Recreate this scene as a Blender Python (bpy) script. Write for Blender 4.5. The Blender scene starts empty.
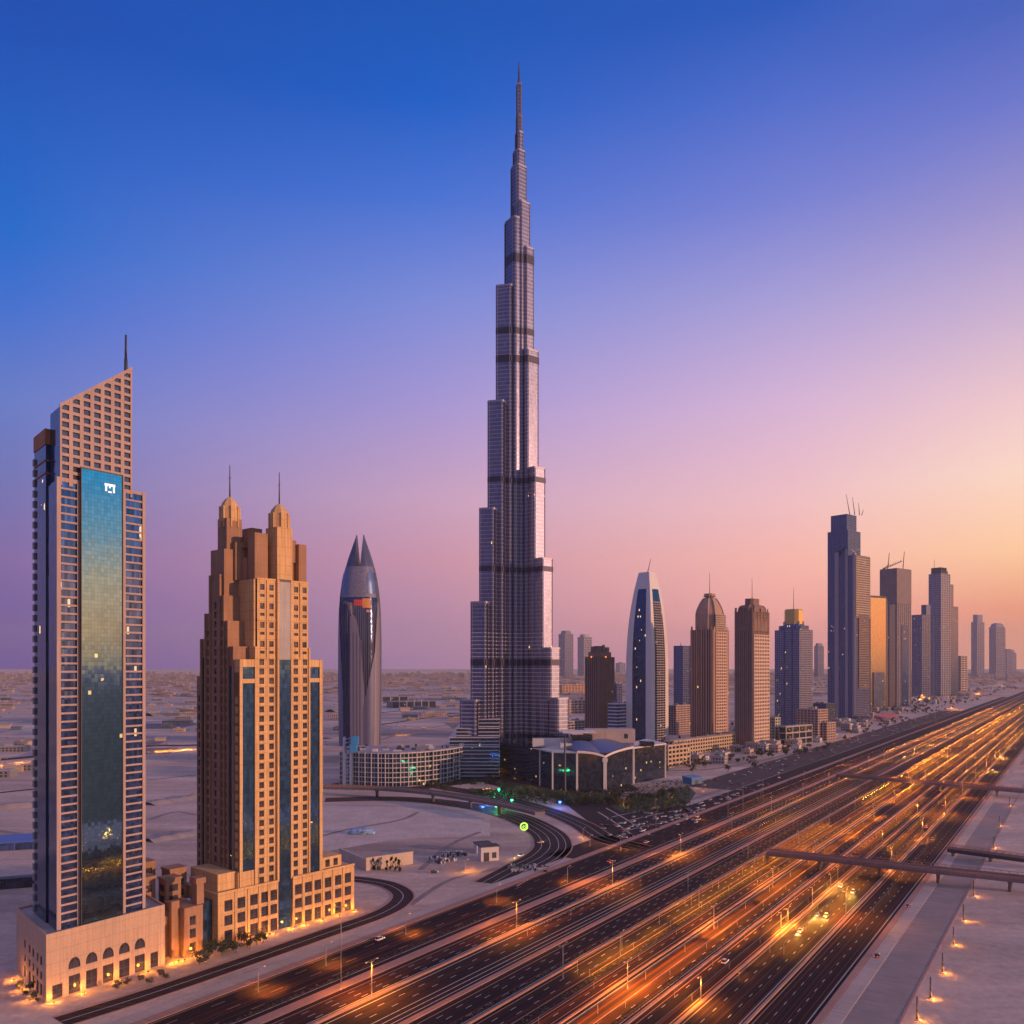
import bpy, math, random
from mathutils import Vector
RND = random.Random(11)
rad = math.radians
scene = bpy.context.scene
COL = scene.collection
F, H, HY = 850.0, 124.0, 668.0      # focal length in pixels, camera height, horizon row of the level camera

# ---------------------------------------------------------------- camera
cam_d = bpy.data.cameras.new('camera')
cam = bpy.data.objects.new('camera', cam_d); COL.objects.link(cam)
cam.location = (0, 0, H); cam.rotation_euler = (rad(90), 0, 0)
cam_d.sensor_width = 36; cam_d.lens = 36 * F / 1024; cam_d.shift_y = (HY - 512) / 1024
cam_d.clip_start = 1; cam_d.clip_end = 200000
scene.camera = cam

# ---------------------------------------------------------------- world: dusk sky
SUN_AZ, SUN_EL = 112.0, 7.5
def lin(c):
    return tuple(((x / 255) / 12.92 if x <= 10 else ((x / 255 + .055) / 1.055) ** 2.4) for x in c)
world = bpy.data.worlds.new('World'); scene.world = world; world.use_nodes = True
wn = world.node_tree; wn.nodes.clear()
def N(t, typ, **kw):
    n = t.nodes.new(typ)
    for k, v in kw.items(): setattr(n, k, v)
    return n
def math_node(t, op, a, b=None, c=None, clamp=False):
    n = N(t, 'ShaderNodeMath', operation=op); n.use_clamp = clamp
    for i, x in enumerate((a, b, c)):
        if x is None: continue
        if isinstance(x, (int, float)): n.inputs[i].default_value = x
        else: t.links.new(x, n.inputs[i])
    return n.outputs[0]
def mixc(t, fac, a, b, blend='MIX'):
    n = N(t, 'ShaderNodeMix', data_type='RGBA', blend_type=blend)
    for s, x in ((0, fac), (6, a), (7, b)):
        if isinstance(x, (int, float)): n.inputs[s].default_value = x
        elif isinstance(x, tuple): n.inputs[s].default_value = (*x[:3], 1)
        else: t.links.new(x, n.inputs[s])
    return n.outputs[2]
ZEN = (.30, .24, .42)
HAZE = 0.000035
SKY = {  # azimuth: [(sine of elevation, linear colour)]
}
def col(dx, rows):
    base = math.hypot(F, dx)
    k = (dx + 502) / 1004; S = [a + (b - a) * k for a, b in zip((.34, .215, .25), (.29, .19, .235))]; out = []
    for y, c in rows:        # the sky behind the air: take out what the haze box adds in front of it
        e = (HY - y) / math.hypot(base, HY - y); T = math.exp(-HAZE * min(736 / max(e, .001), 16000 * base / F))
        out.append((e, tuple(max(0, (x - s * (1 - T)) / T) for x, s in zip(lin(c), S))))
    return sorted(out)
SKY[-30.5] = col(-502, [(0, (0, 79, 178)), (165, (0, 99, 198)), (230, (12, 106, 203)), (300, (66, 112, 207)), (400, (106, 124, 198)),
                        (480, (118, 117, 180)), (560, (134, 107, 162)), (620, (122, 100, 152)), (664, (120, 98, 148))])
SKY[-5.5] = col(-82, [(0, (0, 86, 184)), (100, (16, 96, 198)), (200, (76, 116, 212)), (300, (126, 140, 216)), (400, (165, 150, 211)),
                      (500, (201, 160, 190)), (560, (200, 146, 168)), (620, (176, 134, 162)), (664, (165, 128, 158))])
SKY[18.1] = col(278, [(0, (46, 91, 188)), (100, (84, 111, 204)), (200, (122, 131, 212)), (300, (170, 160, 216)), (400, (215, 180, 215)),
                      (500, (240, 190, 195)), (560, (245, 180, 170)), (620, (228, 160, 155)), (664, (205, 145, 150))])
SKY[30.6] = col(502, [(0, (74, 100, 190)), (100, (110, 121, 205)), (200, (155, 146, 206)), (300, (200, 175, 210)), (400, (240, 200, 205)),
                      (470, (252, 215, 198)), (550, (253, 200, 160)), (610, (228, 153, 130)), (664, (205, 148, 135))])
SKY[85.0] = [(0, (.95, .46, .20)), (.04, (2.3, .72, .20)), (.09, (2.0, .82, .34)), (.14, (.55, .66, .62)), (.20, (.04, .56, .80)), (.42, (.02, .40, .72)), (.62, (.06, .22, .54)), (.8, ZEN), (1, ZEN)]
SKY[120.0] = [(0, (.95, .50, .25)), (.04, (1.6, .85, .36)), (.09, (1.3, .85, .45)), (.14, (.60, .66, .62)), (.20, (.08, .54, .78)), (.35, (.10, .40, .68)), (.62, (.16, .24, .54)), (.8, ZEN), (1, ZEN)]
SKY[180.0] = [(0, (.22, .15, .22)), (.1, (.40, .27, .36)), (.3, (.36, .29, .46)), (.6, (.30, .27, .50)), (.8, ZEN), (1, ZEN)]
SKY[-180.0] = SKY[180.0]
SKY[-135.0] = [(0, (.12, .10, .20)), (.1, (.13, .15, .34)), (.3, (.10, .18, .46)), (.6, (.12, .20, .48)), (.8, ZEN), (1, ZEN)]
SKY[-80.0] = [(0, (.14, .10, .24)), (.1, (.16, .14, .32)), (.3, (.07, .16, .46)), (.6, (.02, .12, .45)), (.8, ZEN), (1, ZEN)]
tc = N(wn, 'ShaderNodeTexCoord'); sep = N(wn, 'ShaderNodeSeparateXYZ'); wn.links.new(tc.outputs['Generated'], sep.inputs[0])
az = math_node(wn, 'MULTIPLY', math_node(wn, 'ARCTAN2', sep.outputs[0], sep.outputs[1]), 180 / math.pi)
prev = None; last = None
for a in sorted(SKY):
    r = N(wn, 'ShaderNodeValToRGB'); wn.links.new(sep.outputs[2], r.inputs[0])
    st = SKY[a]
    if st[-1][0] < 1: st = st + [(.66, st[-1][1]), (.86, ZEN), (1, ZEN)]
    el = r.color_ramp.elements
    while len(el) < len(st): el.new(.5)
    for e, (p, c) in zip(el, st): e.position = p; e.color = (*c, 1)
    if prev is None: prev = r.outputs[0]
    else:
        mr = N(wn, 'ShaderNodeMapRange', interpolation_type='LINEAR'); mr.clamp = True
        wn.links.new(az, mr.inputs[0]); mr.inputs[1].default_value = last; mr.inputs[2].default_value = a
        prev = mixc(wn, mr.outputs[0], prev, r.outputs[0])
    last = a
sky = N(wn, 'ShaderNodeTexSky', sky_type='NISHITA'); sky.sun_disc = False
sky.sun_elevation = rad(SUN_EL); sky.sun_rotation = rad(SUN_AZ)
bg1 = N(wn, 'ShaderNodeBackground'); bg2 = N(wn, 'ShaderNodeBackground'); ad = N(wn, 'ShaderNodeAddShader'); wo = N(wn, 'ShaderNodeOutputWorld')
wn.links.new(prev, bg1.inputs[0]); bg1.inputs[1].default_value = 0.97
wn.links.new(sky.outputs[0], bg2.inputs[0]); bg2.inputs[1].default_value = 0.004
wn.links.new(bg1.outputs[0], ad.inputs[0]); wn.links.new(bg2.outputs[0], ad.inputs[1]); wn.links.new(ad.outputs[0], wo.inputs[0])

# ---------------------------------------------------------------- sun and exposure
sun_d = bpy.data.lights.new('sun', 'SUN'); sun_d.energy = 3.4; sun_d.angle = rad(1.0); sun_d.color = (1, .50, .26)
sun = bpy.data.objects.new('sun', sun_d); COL.objects.link(sun)
sv = Vector((math.sin(rad(SUN_AZ)) * math.cos(rad(SUN_EL)), math.cos(rad(SUN_AZ)) * math.cos(rad(SUN_EL)), math.sin(rad(SUN_EL))))
sun.rotation_euler = (-sv).to_track_quat('-Z', 'Y').to_euler(); sun.location = sv * 3000
vs = scene.view_settings; vs.view_transform = 'Standard'; vs.look = 'None'; vs.exposure = 0.0; vs.gamma = 1.0
scene.cycles.use_light_tree = True
scene.cycles.max_bounces = 5; scene.cycles.volume_bounces = 0; scene.cycles.diffuse_bounces = 2; scene.cycles.glossy_bounces = 3
scene.cycles.sample_clamp_indirect = 4.0; scene.cycles.use_denoising = True

# ---------------------------------------------------------------- geometry helpers
def G(px, py, z=0.0):            # ground point seen at a pixel
    d = F * (H - z) / (py - HY); return Vector(((px - 512) * d / F, d, z))
def Zat(py, depth): return H + (HY - py) * depth / F
def Xat(px, depth): return (px - 512) / F * depth
def reach(p0, e, px):            # length along e from p0 at which the line appears at column px
    o = px - 512; return (o * p0[1] - F * p0[0]) / (F * e[0] - o * e[1])
DU = (math.cos(rad(56)), math.sin(rad(56))); DV = (-DU[1], DU[0])     # along and across the highway
def UV(u, v, z=0.0): return Vector((u * DU[0] + v * DV[0], u * DU[1] + v * DV[1], z))
def uv_of(p): return (p[0] * DU[0] + p[1] * DU[1], p[0] * DV[0] + p[1] * DV[1])
def basis(deg):
    c, s = math.cos(rad(deg)), math.sin(rad(deg)); return (c, s), (-s, c)

class MB:
    def __init__(s, e1=(1, 0), e2=(0, 1)): s.v = []; s.f = []; s.m = []; s.sm = []; s.e1, s.e2 = e1, e2
    def P(s, a, b, z):
        s.v.append((a * s.e1[0] + b * s.e2[0], a * s.e1[1] + b * s.e2[1], z)); return len(s.v) - 1
    def face(s, pts, m=0, sm=False):
        s.f.append([s.P(*p) for p in pts]); s.m.append(m); s.sm.append(sm)
    def box(s, a0, a1, b0, b1, z0, z1, m=0, mt=None):
        s.prism([(a0, b0), (a1, b0), (a1, b1), (a0, b1)], z0, z1, m, mt)
    def prism(s, poly, z0, z1, m=0, mt=None, top=True, bottom=True, zt=None):
        n = len(poly); zt = zt or (lambda p: z1)
        for i in range(n):
            p, q = poly[i], poly[(i + 1) % n]
            s.face([(*p, z0), (*q, z0), (*q, zt(q)), (*p, zt(p))], m)
        if top: s.face([(*p, zt(p)) for p in poly], m if mt is None else mt)
        if bottom: s.face([(*p, z0) for p in reversed(poly)], m)
    def loft(s, rings, m=0, cap=True, sm=True, closed=True, mfun=None):
        ids = [[s.P(*p) for p in r] for r in rings]; n = len(ids[0])
        for k in range(len(ids) - 1):
            for i in range(n if closed else n - 1):
                j = (i + 1) % n
                s.f.append([ids[k][i], ids[k][j], ids[k + 1][j], ids[k + 1][i]]); s.m.append(mfun(i, k) if mfun else m); s.sm.append(sm)
        if cap:
            s.f.append(list(ids[-1])); s.m.append(m if not mfun else mfun(0, -1)); s.sm.append(False)
            s.f.append(list(reversed(ids[0]))); s.m.append(m if not mfun else mfun(0, -1)); s.sm.append(False)
    def bar(s, p, q, r0, r1=None, n=6, m=0):
        r1 = r0 if r1 is None else r1
        p, q = Vector(p), Vector(q); d = (q - p).normalized()
        x = d.cross(Vector((0, 0, 1)) if abs(d.z) < .95 else Vector((1, 0, 0))).normalized(); y = d.cross(x)
        rings = []
        for c, r in ((p, r0), (q, r1)):
            rings.append([tuple(c + x * (r * math.cos(2 * math.pi * i / n)) - y * (r * math.sin(2 * math.pi * i / n))) for i in range(n)])
        s.loft(rings, m, sm=n > 5)
    def obox(s, p0, p1, s0, s1, d0, d1, z0, z1, m=0):   # box on a wall line: s along it, d outwards from it
        L = math.hypot(p1[0] - p0[0], p1[1] - p0[1]); t = ((p1[0] - p0[0]) / L, (p1[1] - p0[1]) / L); n = (t[1], -t[0])
        q = lambda ss, dd: (p0[0] + t[0] * ss + n[0] * dd, p0[1] + t[1] * ss + n[1] * dd)
        s.prism([q(s0, d1), q(s1, d1), q(s1, d0), q(s0, d0)], z0, z1, m)
    def grid(s, p0, p1, z0, z1, bay, fh, pw, sh, d, m=0, top=True, sd=None, end=True):
        L = math.hypot(p1[0] - p0[0], p1[1] - p0[1]); nb = max(1, round(L / bay)) if bay else 0; sd = d - .06 if sd is None else sd
        if nb:
            for i in range(nb + 1):
                c = L * i / nb; a = max(0, c - pw / 2); b = min(L, c + pw / 2)
                if i == nb and end: b = L + d
                s.obox(p0, p1, a, b, 0, d, z0, z1, m)
        if fh:
            nf = max(1, round((z1 - z0) / fh)); h = (z1 - z0) / nf
            for k in range(nf + 1):
                c = z0 + k * h
                if k == nf and not top: continue
                s.obox(p0, p1, 0, L + (sd if end else 0), 0, sd, max(z0 + .01, c - sh / 2), min(z1 - .01, c + sh / 2) if k < nf else z1 + .2, m)
    def holes(s, p0, p1, z0, z1, hs, depth=.5, m=0):     # a wall face with real openings and reveals
        L = math.hypot(p1[0] - p0[0], p1[1] - p0[1]); t = ((p1[0] - p0[0]) / L, (p1[1] - p0[1]) / L); n = (t[1], -t[0])
        q = lambda ss, zz, dd=0: (p0[0] + t[0] * ss - n[0] * dd, p0[1] + t[1] * ss - n[1] * dd, zz)
        xs = sorted({0, L, *[h[0] for h in hs], *[h[1] for h in hs]}); zs = sorted({z0, z1, *[h[2] for h in hs], *[h[3] for h in hs]})
        for i in range(len(xs) - 1):
            run = None
            for k in range(len(zs) - 1):
                cx, cz = (xs[i] + xs[i + 1]) / 2, (zs[k] + zs[k + 1]) / 2
                inside = any(h[0] < cx < h[1] and h[2] < cz < h[3] for h in hs)
                if not inside:
                    s.face([q(xs[i], zs[k]), q(xs[i + 1], zs[k]), q(xs[i + 1], zs[k + 1]), q(xs[i], zs[k + 1])], m)
        for a, b, c, d, *arch in hs:
            r = [(a, c), (b, c), (b, d), (a, d)]
            for i in range(4):
                (x0, y0), (x1, y1) = r[i], r[(i + 1) % 4]
                s.face([q(x0, y0), q(x0, y0, depth), q(x1, y1, depth), q(x1, y1)], m)
            if arch:
                rx, rz = (b - a) / 2, min(arch[0], d - c); cx = (a + b) / 2; k = 10
                pts = [(cx + rx * math.cos(math.pi * i / k), d - rz + rz * math.sin(math.pi * i / k)) for i in range(k + 1)]
                for i in range(k):
                    (x0, y0), (x1, y1) = pts[i], pts[i + 1]
                    s.face([q(x1, y1, .01), q(x0, y0, .01), q(x0, d, .01), q(x1, d, .01)], m)
                    s.face([q(x0, y0, .01), q(x1, y1, .01), q(x1, y1, depth), q(x0, y0, depth)], m)
    def build(s, name, mats, parent=None, loc=None, uv=True):
        me = bpy.data.meshes.new(name); me.from_pydata(s.v, [], s.f)
        for m in (mats if isinstance(mats, (list, tuple)) else [mats]): me.materials.append(m)
        me.polygons.foreach_set('material_index', s.m); me.polygons.foreach_set('use_smooth', s.sm)
        if uv:
            lay = me.uv_layers.new(name='UVMap'); out = []
            for f in s.f:
                a, b, c = (Vector(s.v[f[i]]) for i in (0, 1, 2)); n = (b - a).cross(c - a)
                if n.length < 1e-9 and len(f) > 3: n = (c - a).cross(Vector(s.v[f[3]]) - a)
                n.normalize()
                if abs(n.z) > .8:
                    for i in f: out += [s.v[i][0], s.v[i][1]]
                else:
                    l = math.hypot(n.x, n.y) or 1; tx, ty = -n.y / l, n.x / l
                    for i in f: out += [s.v[i][0] * tx + s.v[i][1] * ty, s.v[i][2]]
            lay.data.foreach_set('uv', out)
        me.update()
        o = bpy.data.objects.new(name, me); COL.objects.link(o)
        if parent: o.parent = parent
        if loc is not None: o.location = loc
        return o

def tag(o, label=None, cat=None, group=None, kind=None):
    if label: o['label'] = label
    if cat: o['category'] = cat
    if group: o['group'] = group
    if kind: o['kind'] = kind
    return o
def thing(name, label, cat, loc=(0, 0, 0), rz=0.0, group=None):
    o = bpy.data.objects.new(name, None); COL.objects.link(o); o.location = loc; o.rotation_euler = (0, 0, rz); o.empty_display_size = .5
    return tag(o, label, cat, group)
def copy_tree(o, parent=None):
    c = o.copy(); COL.objects.link(c); c.parent = parent
    for ch in KIDS(o): copy_tree(ch, c)
    return c
def KIDS(o): return list(o.children)
def place(obj, loc, rz=0.0, label=None, group=None, scale=None):
    obj.location = loc; obj.rotation_euler = (0, 0, rz)
    if label: obj['label'] = label
    if group: obj['group'] = group
    if scale: obj.scale = (scale, scale, scale)
    return obj
def lamp_light(kind, loc, energy, color, parent=None, size=.4, spot=None, blend=.8, aim=None):
    l = bpy.data.lights.new('lamp_light', kind); l.energy = energy; l.color = color
    l.shadow_soft_size = size
    if spot: l.spot_size = rad(spot); l.spot_blend = blend
    o = bpy.data.objects.new('lamp_light', l); COL.objects.link(o); o.location = loc
    if aim: o.rotation_euler = Vector(aim).to_track_quat('-Z', 'Y').to_euler()
    if parent: o.parent = parent
    return o

# ---------------------------------------------------------------- materials
def newmat(name):
    m = bpy.data.materials.new(name); m.use_nodes = True; t = m.node_tree; t.nodes.clear()
    p = N(t, 'ShaderNodeBsdfPrincipled'); o = N(t, 'ShaderNodeOutputMaterial'); t.links.new(p.outputs[0], o.inputs[0])
    return m, t, p
def noise(t, vec, scale, detail=4, rough=.6):
    n = N(t, 'ShaderNodeTexNoise'); n.inputs['Scale'].default_value = scale; n.inputs['Detail'].default_value = detail; n.inputs['Roughness'].default_value = rough
    t.links.new(vec, n.inputs['Vector']); return n.outputs['Fac']
def mapping(t, vec, scale, rot=0):
    n = N(t, 'ShaderNodeMapping'); n.inputs['Scale'].default_value = scale; n.inputs['Rotation'].default_value = (0, 0, rot); t.links.new(vec, n.inputs['Vector']); return n.outputs[0]
def mrange(t, v, a, b, c, d):
    n = N(t, 'ShaderNodeMapRange'); t.links.new(v, n.inputs[0])
    for i, x in zip((1, 2, 3, 4), (a, b, c, d)): n.inputs[i].default_value = x
    return n.outputs[0]
def scalec(t, colr, fac):
    return mixc(t, 1.0, colr, fac, 'MULTIPLY')
def plain(name, c, rough=.6, metal=0, emit=None, es=0, var=.1, scale=.3):
    m, t, p = newmat(name); tcn = N(t, 'ShaderNodeTexCoord')
    f = mrange(t, noise(t, tcn.outputs['Object'], scale), .3, .7, 1 - var, 1 + var)
    cb = N(t, 'ShaderNodeCombineColor'); [t.links.new(f, cb.inputs[i]) for i in range(3)]
    t.links.new(scalec(t, c, cb.outputs[0]), p.inputs['Base Color'])
    p.inputs['Roughness'].default_value = rough; p.inputs['Metallic'].default_value = metal
    if emit: p.inputs['Emission Color'].default_value = (*emit, 1); p.inputs['Emission Strength'].default_value = es
    return m
def stone(name, c, c2=None, rough=.8, joint=(3.0, 1.6), jd=.75, var=.14):
    m, t, p = newmat(name); tcn = N(t, 'ShaderNodeTexCoord'); uv = tcn.outputs['UV']
    c2 = c2 or tuple(x * .82 for x in c)
    base = mixc(t, mrange(t, noise(t, tcn.outputs['Object'], .06), .35, .65, 0, 1), c, c2)
    streak = mrange(t, noise(t, mapping(t, uv, (1.2, .05, 1)), 1.0), .3, .7, 1 - var, 1 + var)
    fine = mrange(t, noise(t, tcn.outputs['Object'], 1.7, 3), .3, .7, .92, 1.08)
    f = math_node(t, 'MULTIPLY', streak, fine)
    if joint:
        s = N(t, 'ShaderNodeSeparateXYZ'); t.links.new(uv, s.inputs[0]); line = None
        for i, w in enumerate(joint):
            fr = math_node(t, 'FRACT', math_node(t, 'DIVIDE', s.outputs[i], w))
            l = math_node(t, 'LESS_THAN', fr, .10 / w + .012); line = l if line is None else math_node(t, 'MAXIMUM', line, l)
        f = math_node(t, 'MULTIPLY', f, math_node(t, 'SUBTRACT', 1.0, math_node(t, 'MULTIPLY', line, 1 - jd)))
    cb = N(t, 'ShaderNodeCombineColor'); [t.links.new(f, cb.inputs[i]) for i in range(3)]
    t.links.new(scalec(t, base, cb.outputs[0]), p.inputs['Base Color']); p.inputs['Roughness'].default_value = rough
    return m
def glass(name, tint, pw=1.5, fh=3.6, lit=.01, rough=.06, metal=.75, jit=.02, line=.5, band=0.0, bandc=None, litc=(1, .62, .2), lits=1.6, bright=.5, lw=.10):
    m, t, p = newmat(name); tcn = N(t, 'ShaderNodeTexCoord')
    s = N(t, 'ShaderNodeSeparateXYZ'); t.links.new(tcn.outputs['UV'], s.inputs[0])
    U = math_node(t, 'DIVIDE', s.outputs[0], pw); V = math_node(t, 'DIVIDE', s.outputs[1], fh)
    c = N(t, 'ShaderNodeCombineXYZ'); t.links.new(math_node(t, 'FLOOR', U), c.inputs[0]); t.links.new(math_node(t, 'FLOOR', V), c.inputs[1])
    w = N(t, 'ShaderNodeTexWhiteNoise', noise_dimensions='2D'); t.links.new(c.outputs[0], w.inputs[0])
    fu, fv = math_node(t, 'FRACT', U), math_node(t, 'FRACT', V)
    ln = math_node(t, 'MAXIMUM', math_node(t, 'LESS_THAN', fu, lw / pw), math_node(t, 'LESS_THAN', fv, lw * 1.3 / fh))
    f = math_node(t, 'MULTIPLY', mrange(t, w.outputs[0], 0, 1, 1 - bright, 1 + bright * .4), math_node(t, 'SUBTRACT', 1.0, math_node(t, 'MULTIPLY', ln, 1 - line)))
    cb = N(t, 'ShaderNodeCombineColor'); [t.links.new(f, cb.inputs[i]) for i in range(3)]
    base = scalec(t, tint, cb.outputs[0])
    met = metal
    if band:
        bm = math_node(t, 'GREATER_THAN', fv, 1 - band); base = mixc(t, bm, base, bandc)
        met = math_node(t, 'MULTIPLY', math_node(t, 'SUBTRACT', 1.0, bm), metal)
        t.links.new(met, p.inputs['Metallic']); t.links.new(mixc(t, bm, (rough,) * 3, (.6,) * 3), p.inputs['Roughness'])
    else:
        p.inputs['Metallic'].default_value = metal; p.inputs['Roughness'].default_value = rough
    t.links.new(base, p.inputs['Base Color'])
    if lit:
        cl = math_node(t, 'GREATER_THAN', noise(t, mapping(t, tcn.outputs['UV'], (.05, .09, 1)), 1.0, 2), .5)
        k = math_node(t, 'MULTIPLY', math_node(t, 'MULTIPLY', math_node(t, 'GREATER_THAN', w.outputs[0], 1 - lit), cl), math_node(t, 'SUBTRACT', 1.0, ln))
        if band: k = math_node(t, 'MULTIPLY', k, math_node(t, 'SUBTRACT', 1.0, bm))
        p.inputs['Emission Color'].default_value = (*litc, 1); t.links.new(math_node(t, 'MULTIPLY', k, lits), p.inputs['Emission Strength'])
    if jit:
        g = N(t, 'ShaderNodeNewGeometry'); v1 = N(t, 'ShaderNodeVectorMath', operation='SUBTRACT'); t.links.new(w.outputs[1], v1.inputs[0]); v1.inputs[1].default_value = (.5, .5, .5)
        v2 = N(t, 'ShaderNodeVectorMath', operation='SCALE'); t.links.new(v1.outputs[0], v2.inputs[0]); v2.inputs['Scale'].default_value = jit
        v3 = N(t, 'ShaderNodeVectorMath', operation='ADD'); t.links.new(g.outputs['Normal'], v3.inputs[0]); t.links.new(v2.outputs[0], v3.inputs[1])
        v4 = N(t, 'ShaderNodeVectorMath', operation='NORMALIZE'); t.links.new(v3.outputs[0], v4.inputs[0]); t.links.new(v4.outputs[0], p.inputs['Normal'])
    return m
def emitter(name, c, s):
    m, t, p = newmat(name); p.inputs['Base Color'].default_value = (*c, 1); p.inputs['Emission Color'].default_value = (*c, 1); p.inputs['Emission Strength'].default_value = s
    return m
ORANGE = (1, .36, .03); AMBER = (1, .34, .02)
MAT = dict(
    white=plain('white_metal', (.72, .70, .68), .45), dark=plain('dark_metal', (.05, .05, .06), .5), grey=plain('grey_metal', (.28, .27, .28), .5, .3),
    concrete=stone('concrete', (.46, .40, .37), joint=(6, 6)), darkglass=glass('dark_window_glass', (.10, .14, .22), 1.2, 1.5, .02, metal=.5, lits=1.0),
    lens=emitter('amber_lens', (1, .42, .06), 4.0), whitelens=emitter('white_lens', (1, .85, .55), 10.0), redlens=emitter('red_lens', (1, .06, .03), 5.0),
)
# ================================================================ ground, roads
def ground_mat():
    m, t, p = newmat('desert_sand'); tcn = N(t, 'ShaderNodeTexCoord'); ob = tcn.outputs['Object']
    big = noise(t, mapping(t, ob, (.0007, .0050, 1), rad(3)), 1.0, 6, .66)
    mid = noise(t, mapping(t, ob, (.010, .016, 1), rad(-12)), 1.0, 5, .6)
    fin = noise(t, ob, .22, 5, .7)
    r = N(t, 'ShaderNodeValToRGB'); el = r.color_ramp.elements
    while len(el) < 5: el.new(.5)
    for e, (q, c) in zip(el, [(.34, (.24, .165, .145)), (.43, (.46, .32, .26)), (.50, (.64, .45, .36)), (.57, (.50, .37, .31)), (.68, (.72, .52, .42))]): e.position = q; e.color = (*c, 1)
    t.links.new(big, r.inputs[0])
    k = math_node(t, 'MULTIPLY', mrange(t, mid, .3, .7, .76, 1.20), mrange(t, fin, .3, .7, .82, 1.18))
    cb = N(t, 'ShaderNodeCombineColor'); [t.links.new(k, cb.inputs[i]) for i in range(3)]
    t.links.new(scalec(t, r.outputs[0], cb.outputs[0]), p.inputs['Base Color']); p.inputs['Roughness'].default_value = .95
    b = N(t, 'ShaderNodeBump'); b.inputs['Strength'].default_value = .35; b.inputs['Distance'].default_value = .5; t.links.new(fin, b.inputs['Height']); t.links.new(b.outputs[0], p.inputs['Normal'])
    return m
g = MB(); g.face([(-70000, -3000, 0), (70000, -3000, 0), (70000, 90000, 0), (-70000, 90000, 0)])
tag(g.build('ground', ground_mat(), uv=False), kind='structure')

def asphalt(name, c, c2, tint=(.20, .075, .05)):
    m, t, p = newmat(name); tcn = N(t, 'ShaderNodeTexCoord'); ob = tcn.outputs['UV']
    wear = noise(t, mapping(t, ob, (.006, .55, 1)), 1.0, 5, .6); trail_streaks = noise(t, mapping(t, ob, (.002, 1.3, 1)), 1.0, 4, .6); fin = noise(t, ob, .8, 4)
    base = mixc(t, mrange(t, wear, .38, .64, 0, 1), c, c2); base = mixc(t, mrange(t, trail_streaks, .54, .66, 0, .75), base, tint)  # long reddish streaks painted into the asphalt for the light trails
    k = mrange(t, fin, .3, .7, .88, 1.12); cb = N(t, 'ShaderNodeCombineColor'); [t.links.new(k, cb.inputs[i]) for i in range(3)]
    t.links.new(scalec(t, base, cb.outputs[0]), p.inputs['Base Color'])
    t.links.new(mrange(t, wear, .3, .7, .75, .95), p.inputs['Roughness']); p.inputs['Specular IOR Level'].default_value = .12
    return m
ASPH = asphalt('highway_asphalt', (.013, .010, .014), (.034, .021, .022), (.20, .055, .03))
ASPH2 = asphalt('ramp_asphalt', (.026, .02, .025), (.055, .038, .038))
KERB = stone('pink_concrete', (.44, .235, .18), joint=(4, 400), jd=.8)
PAVE = stone('pale_paving', (.54, .41, .34), joint=(5, 5), jd=.85)
PAINT = plain('road_paint', (.60, .54, .48), .6, var=.25, scale=.8)
PAINTY = plain('worn_road_paint', (.48, .25, .14), .6, var=.25, scale=.8)

U0, U1 = 90, 12000
def strip(mb, u0, u1, v0, v1, z, m=0): mb.face([(u0, v0, z), (u1, v0, z), (u1, v1, z), (u0, v1, z)], m)
def uvobj(mb, name, mat, **kw):
    o = mb.build(name, mat, uv=False)
    me = o.data; lay = me.uv_layers.new(name='UVMap'); out = []
    for l in me.loops: c = me.vertices[l.vertex_index].co; out += [c.x, c.y]
    lay.data.foreach_set('uv', out); o.rotation_euler = (0, 0, rad(56)); return tag(o, **kw)
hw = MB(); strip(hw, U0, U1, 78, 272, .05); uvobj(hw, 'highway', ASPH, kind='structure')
fr = MB(); strip(fr, 480, 4200, 276, 296, .05); uvobj(fr, 'frontage_road', ASPH2, kind='structure')
# raised concrete strips between the carriageways
ks = MB()
for v0, v1, h in ((237.6, 243.0, .2), (221.3, 222.6, .8), (195.6, 198.2, .35), (177.2, 178.2, .8), (151.2, 152.2, .5), (131.6, 132.6, .8), (117.5, 118.5, .6), (97.5, 98.5, .7), (76.4, 79, .3), (271, 275.5, .25)):
    ks.box(U0, U1, v0, v1, .02, h)
tag(uvobj(ks, 'median_kerb', KERB), kind='structure')
mk = MB()
def line(v, w=.3, u0=U0, u1=5000, m=0): strip(mk, u0, u1, v - w / 2, v + w / 2, .075, m)
def dash(v, w=.24, ln=3.6, gap=8.0, u0=U0, u1=2600, m=0):
    u = u0 + RND.random() * gap
    while u < u1:
        strip(mk, u, u + ln, v - w / 2, v + w / 2, .075, m); u += ln + gap
for v in (265.2, 258.2, 251): dash(v, .28, 6, 14, m=1)
for v in (229, 232.6, 226.2, 215, 210.5, 190.2, 187, 182.6, 172.6, 168.8, 157, 137.3, 128.2, 124, 111.5, 105, 92, 86): dash(v)
for v in (246.2, 234.8, 224.6, 219.2, 206, 203, 200.3, 192.8, 180, 175.6, 165.6, 159.8, 154.2, 149.6, 142, 134.4, 129.8, 120, 116.2, 99.8, 96.2, 80.6, 269.8): line(v, .34, m=RND.choice((0, 1, 1)))
uvobj(mk, 'road_markings', [PAINT, PAINTY], kind='structure')
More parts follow.
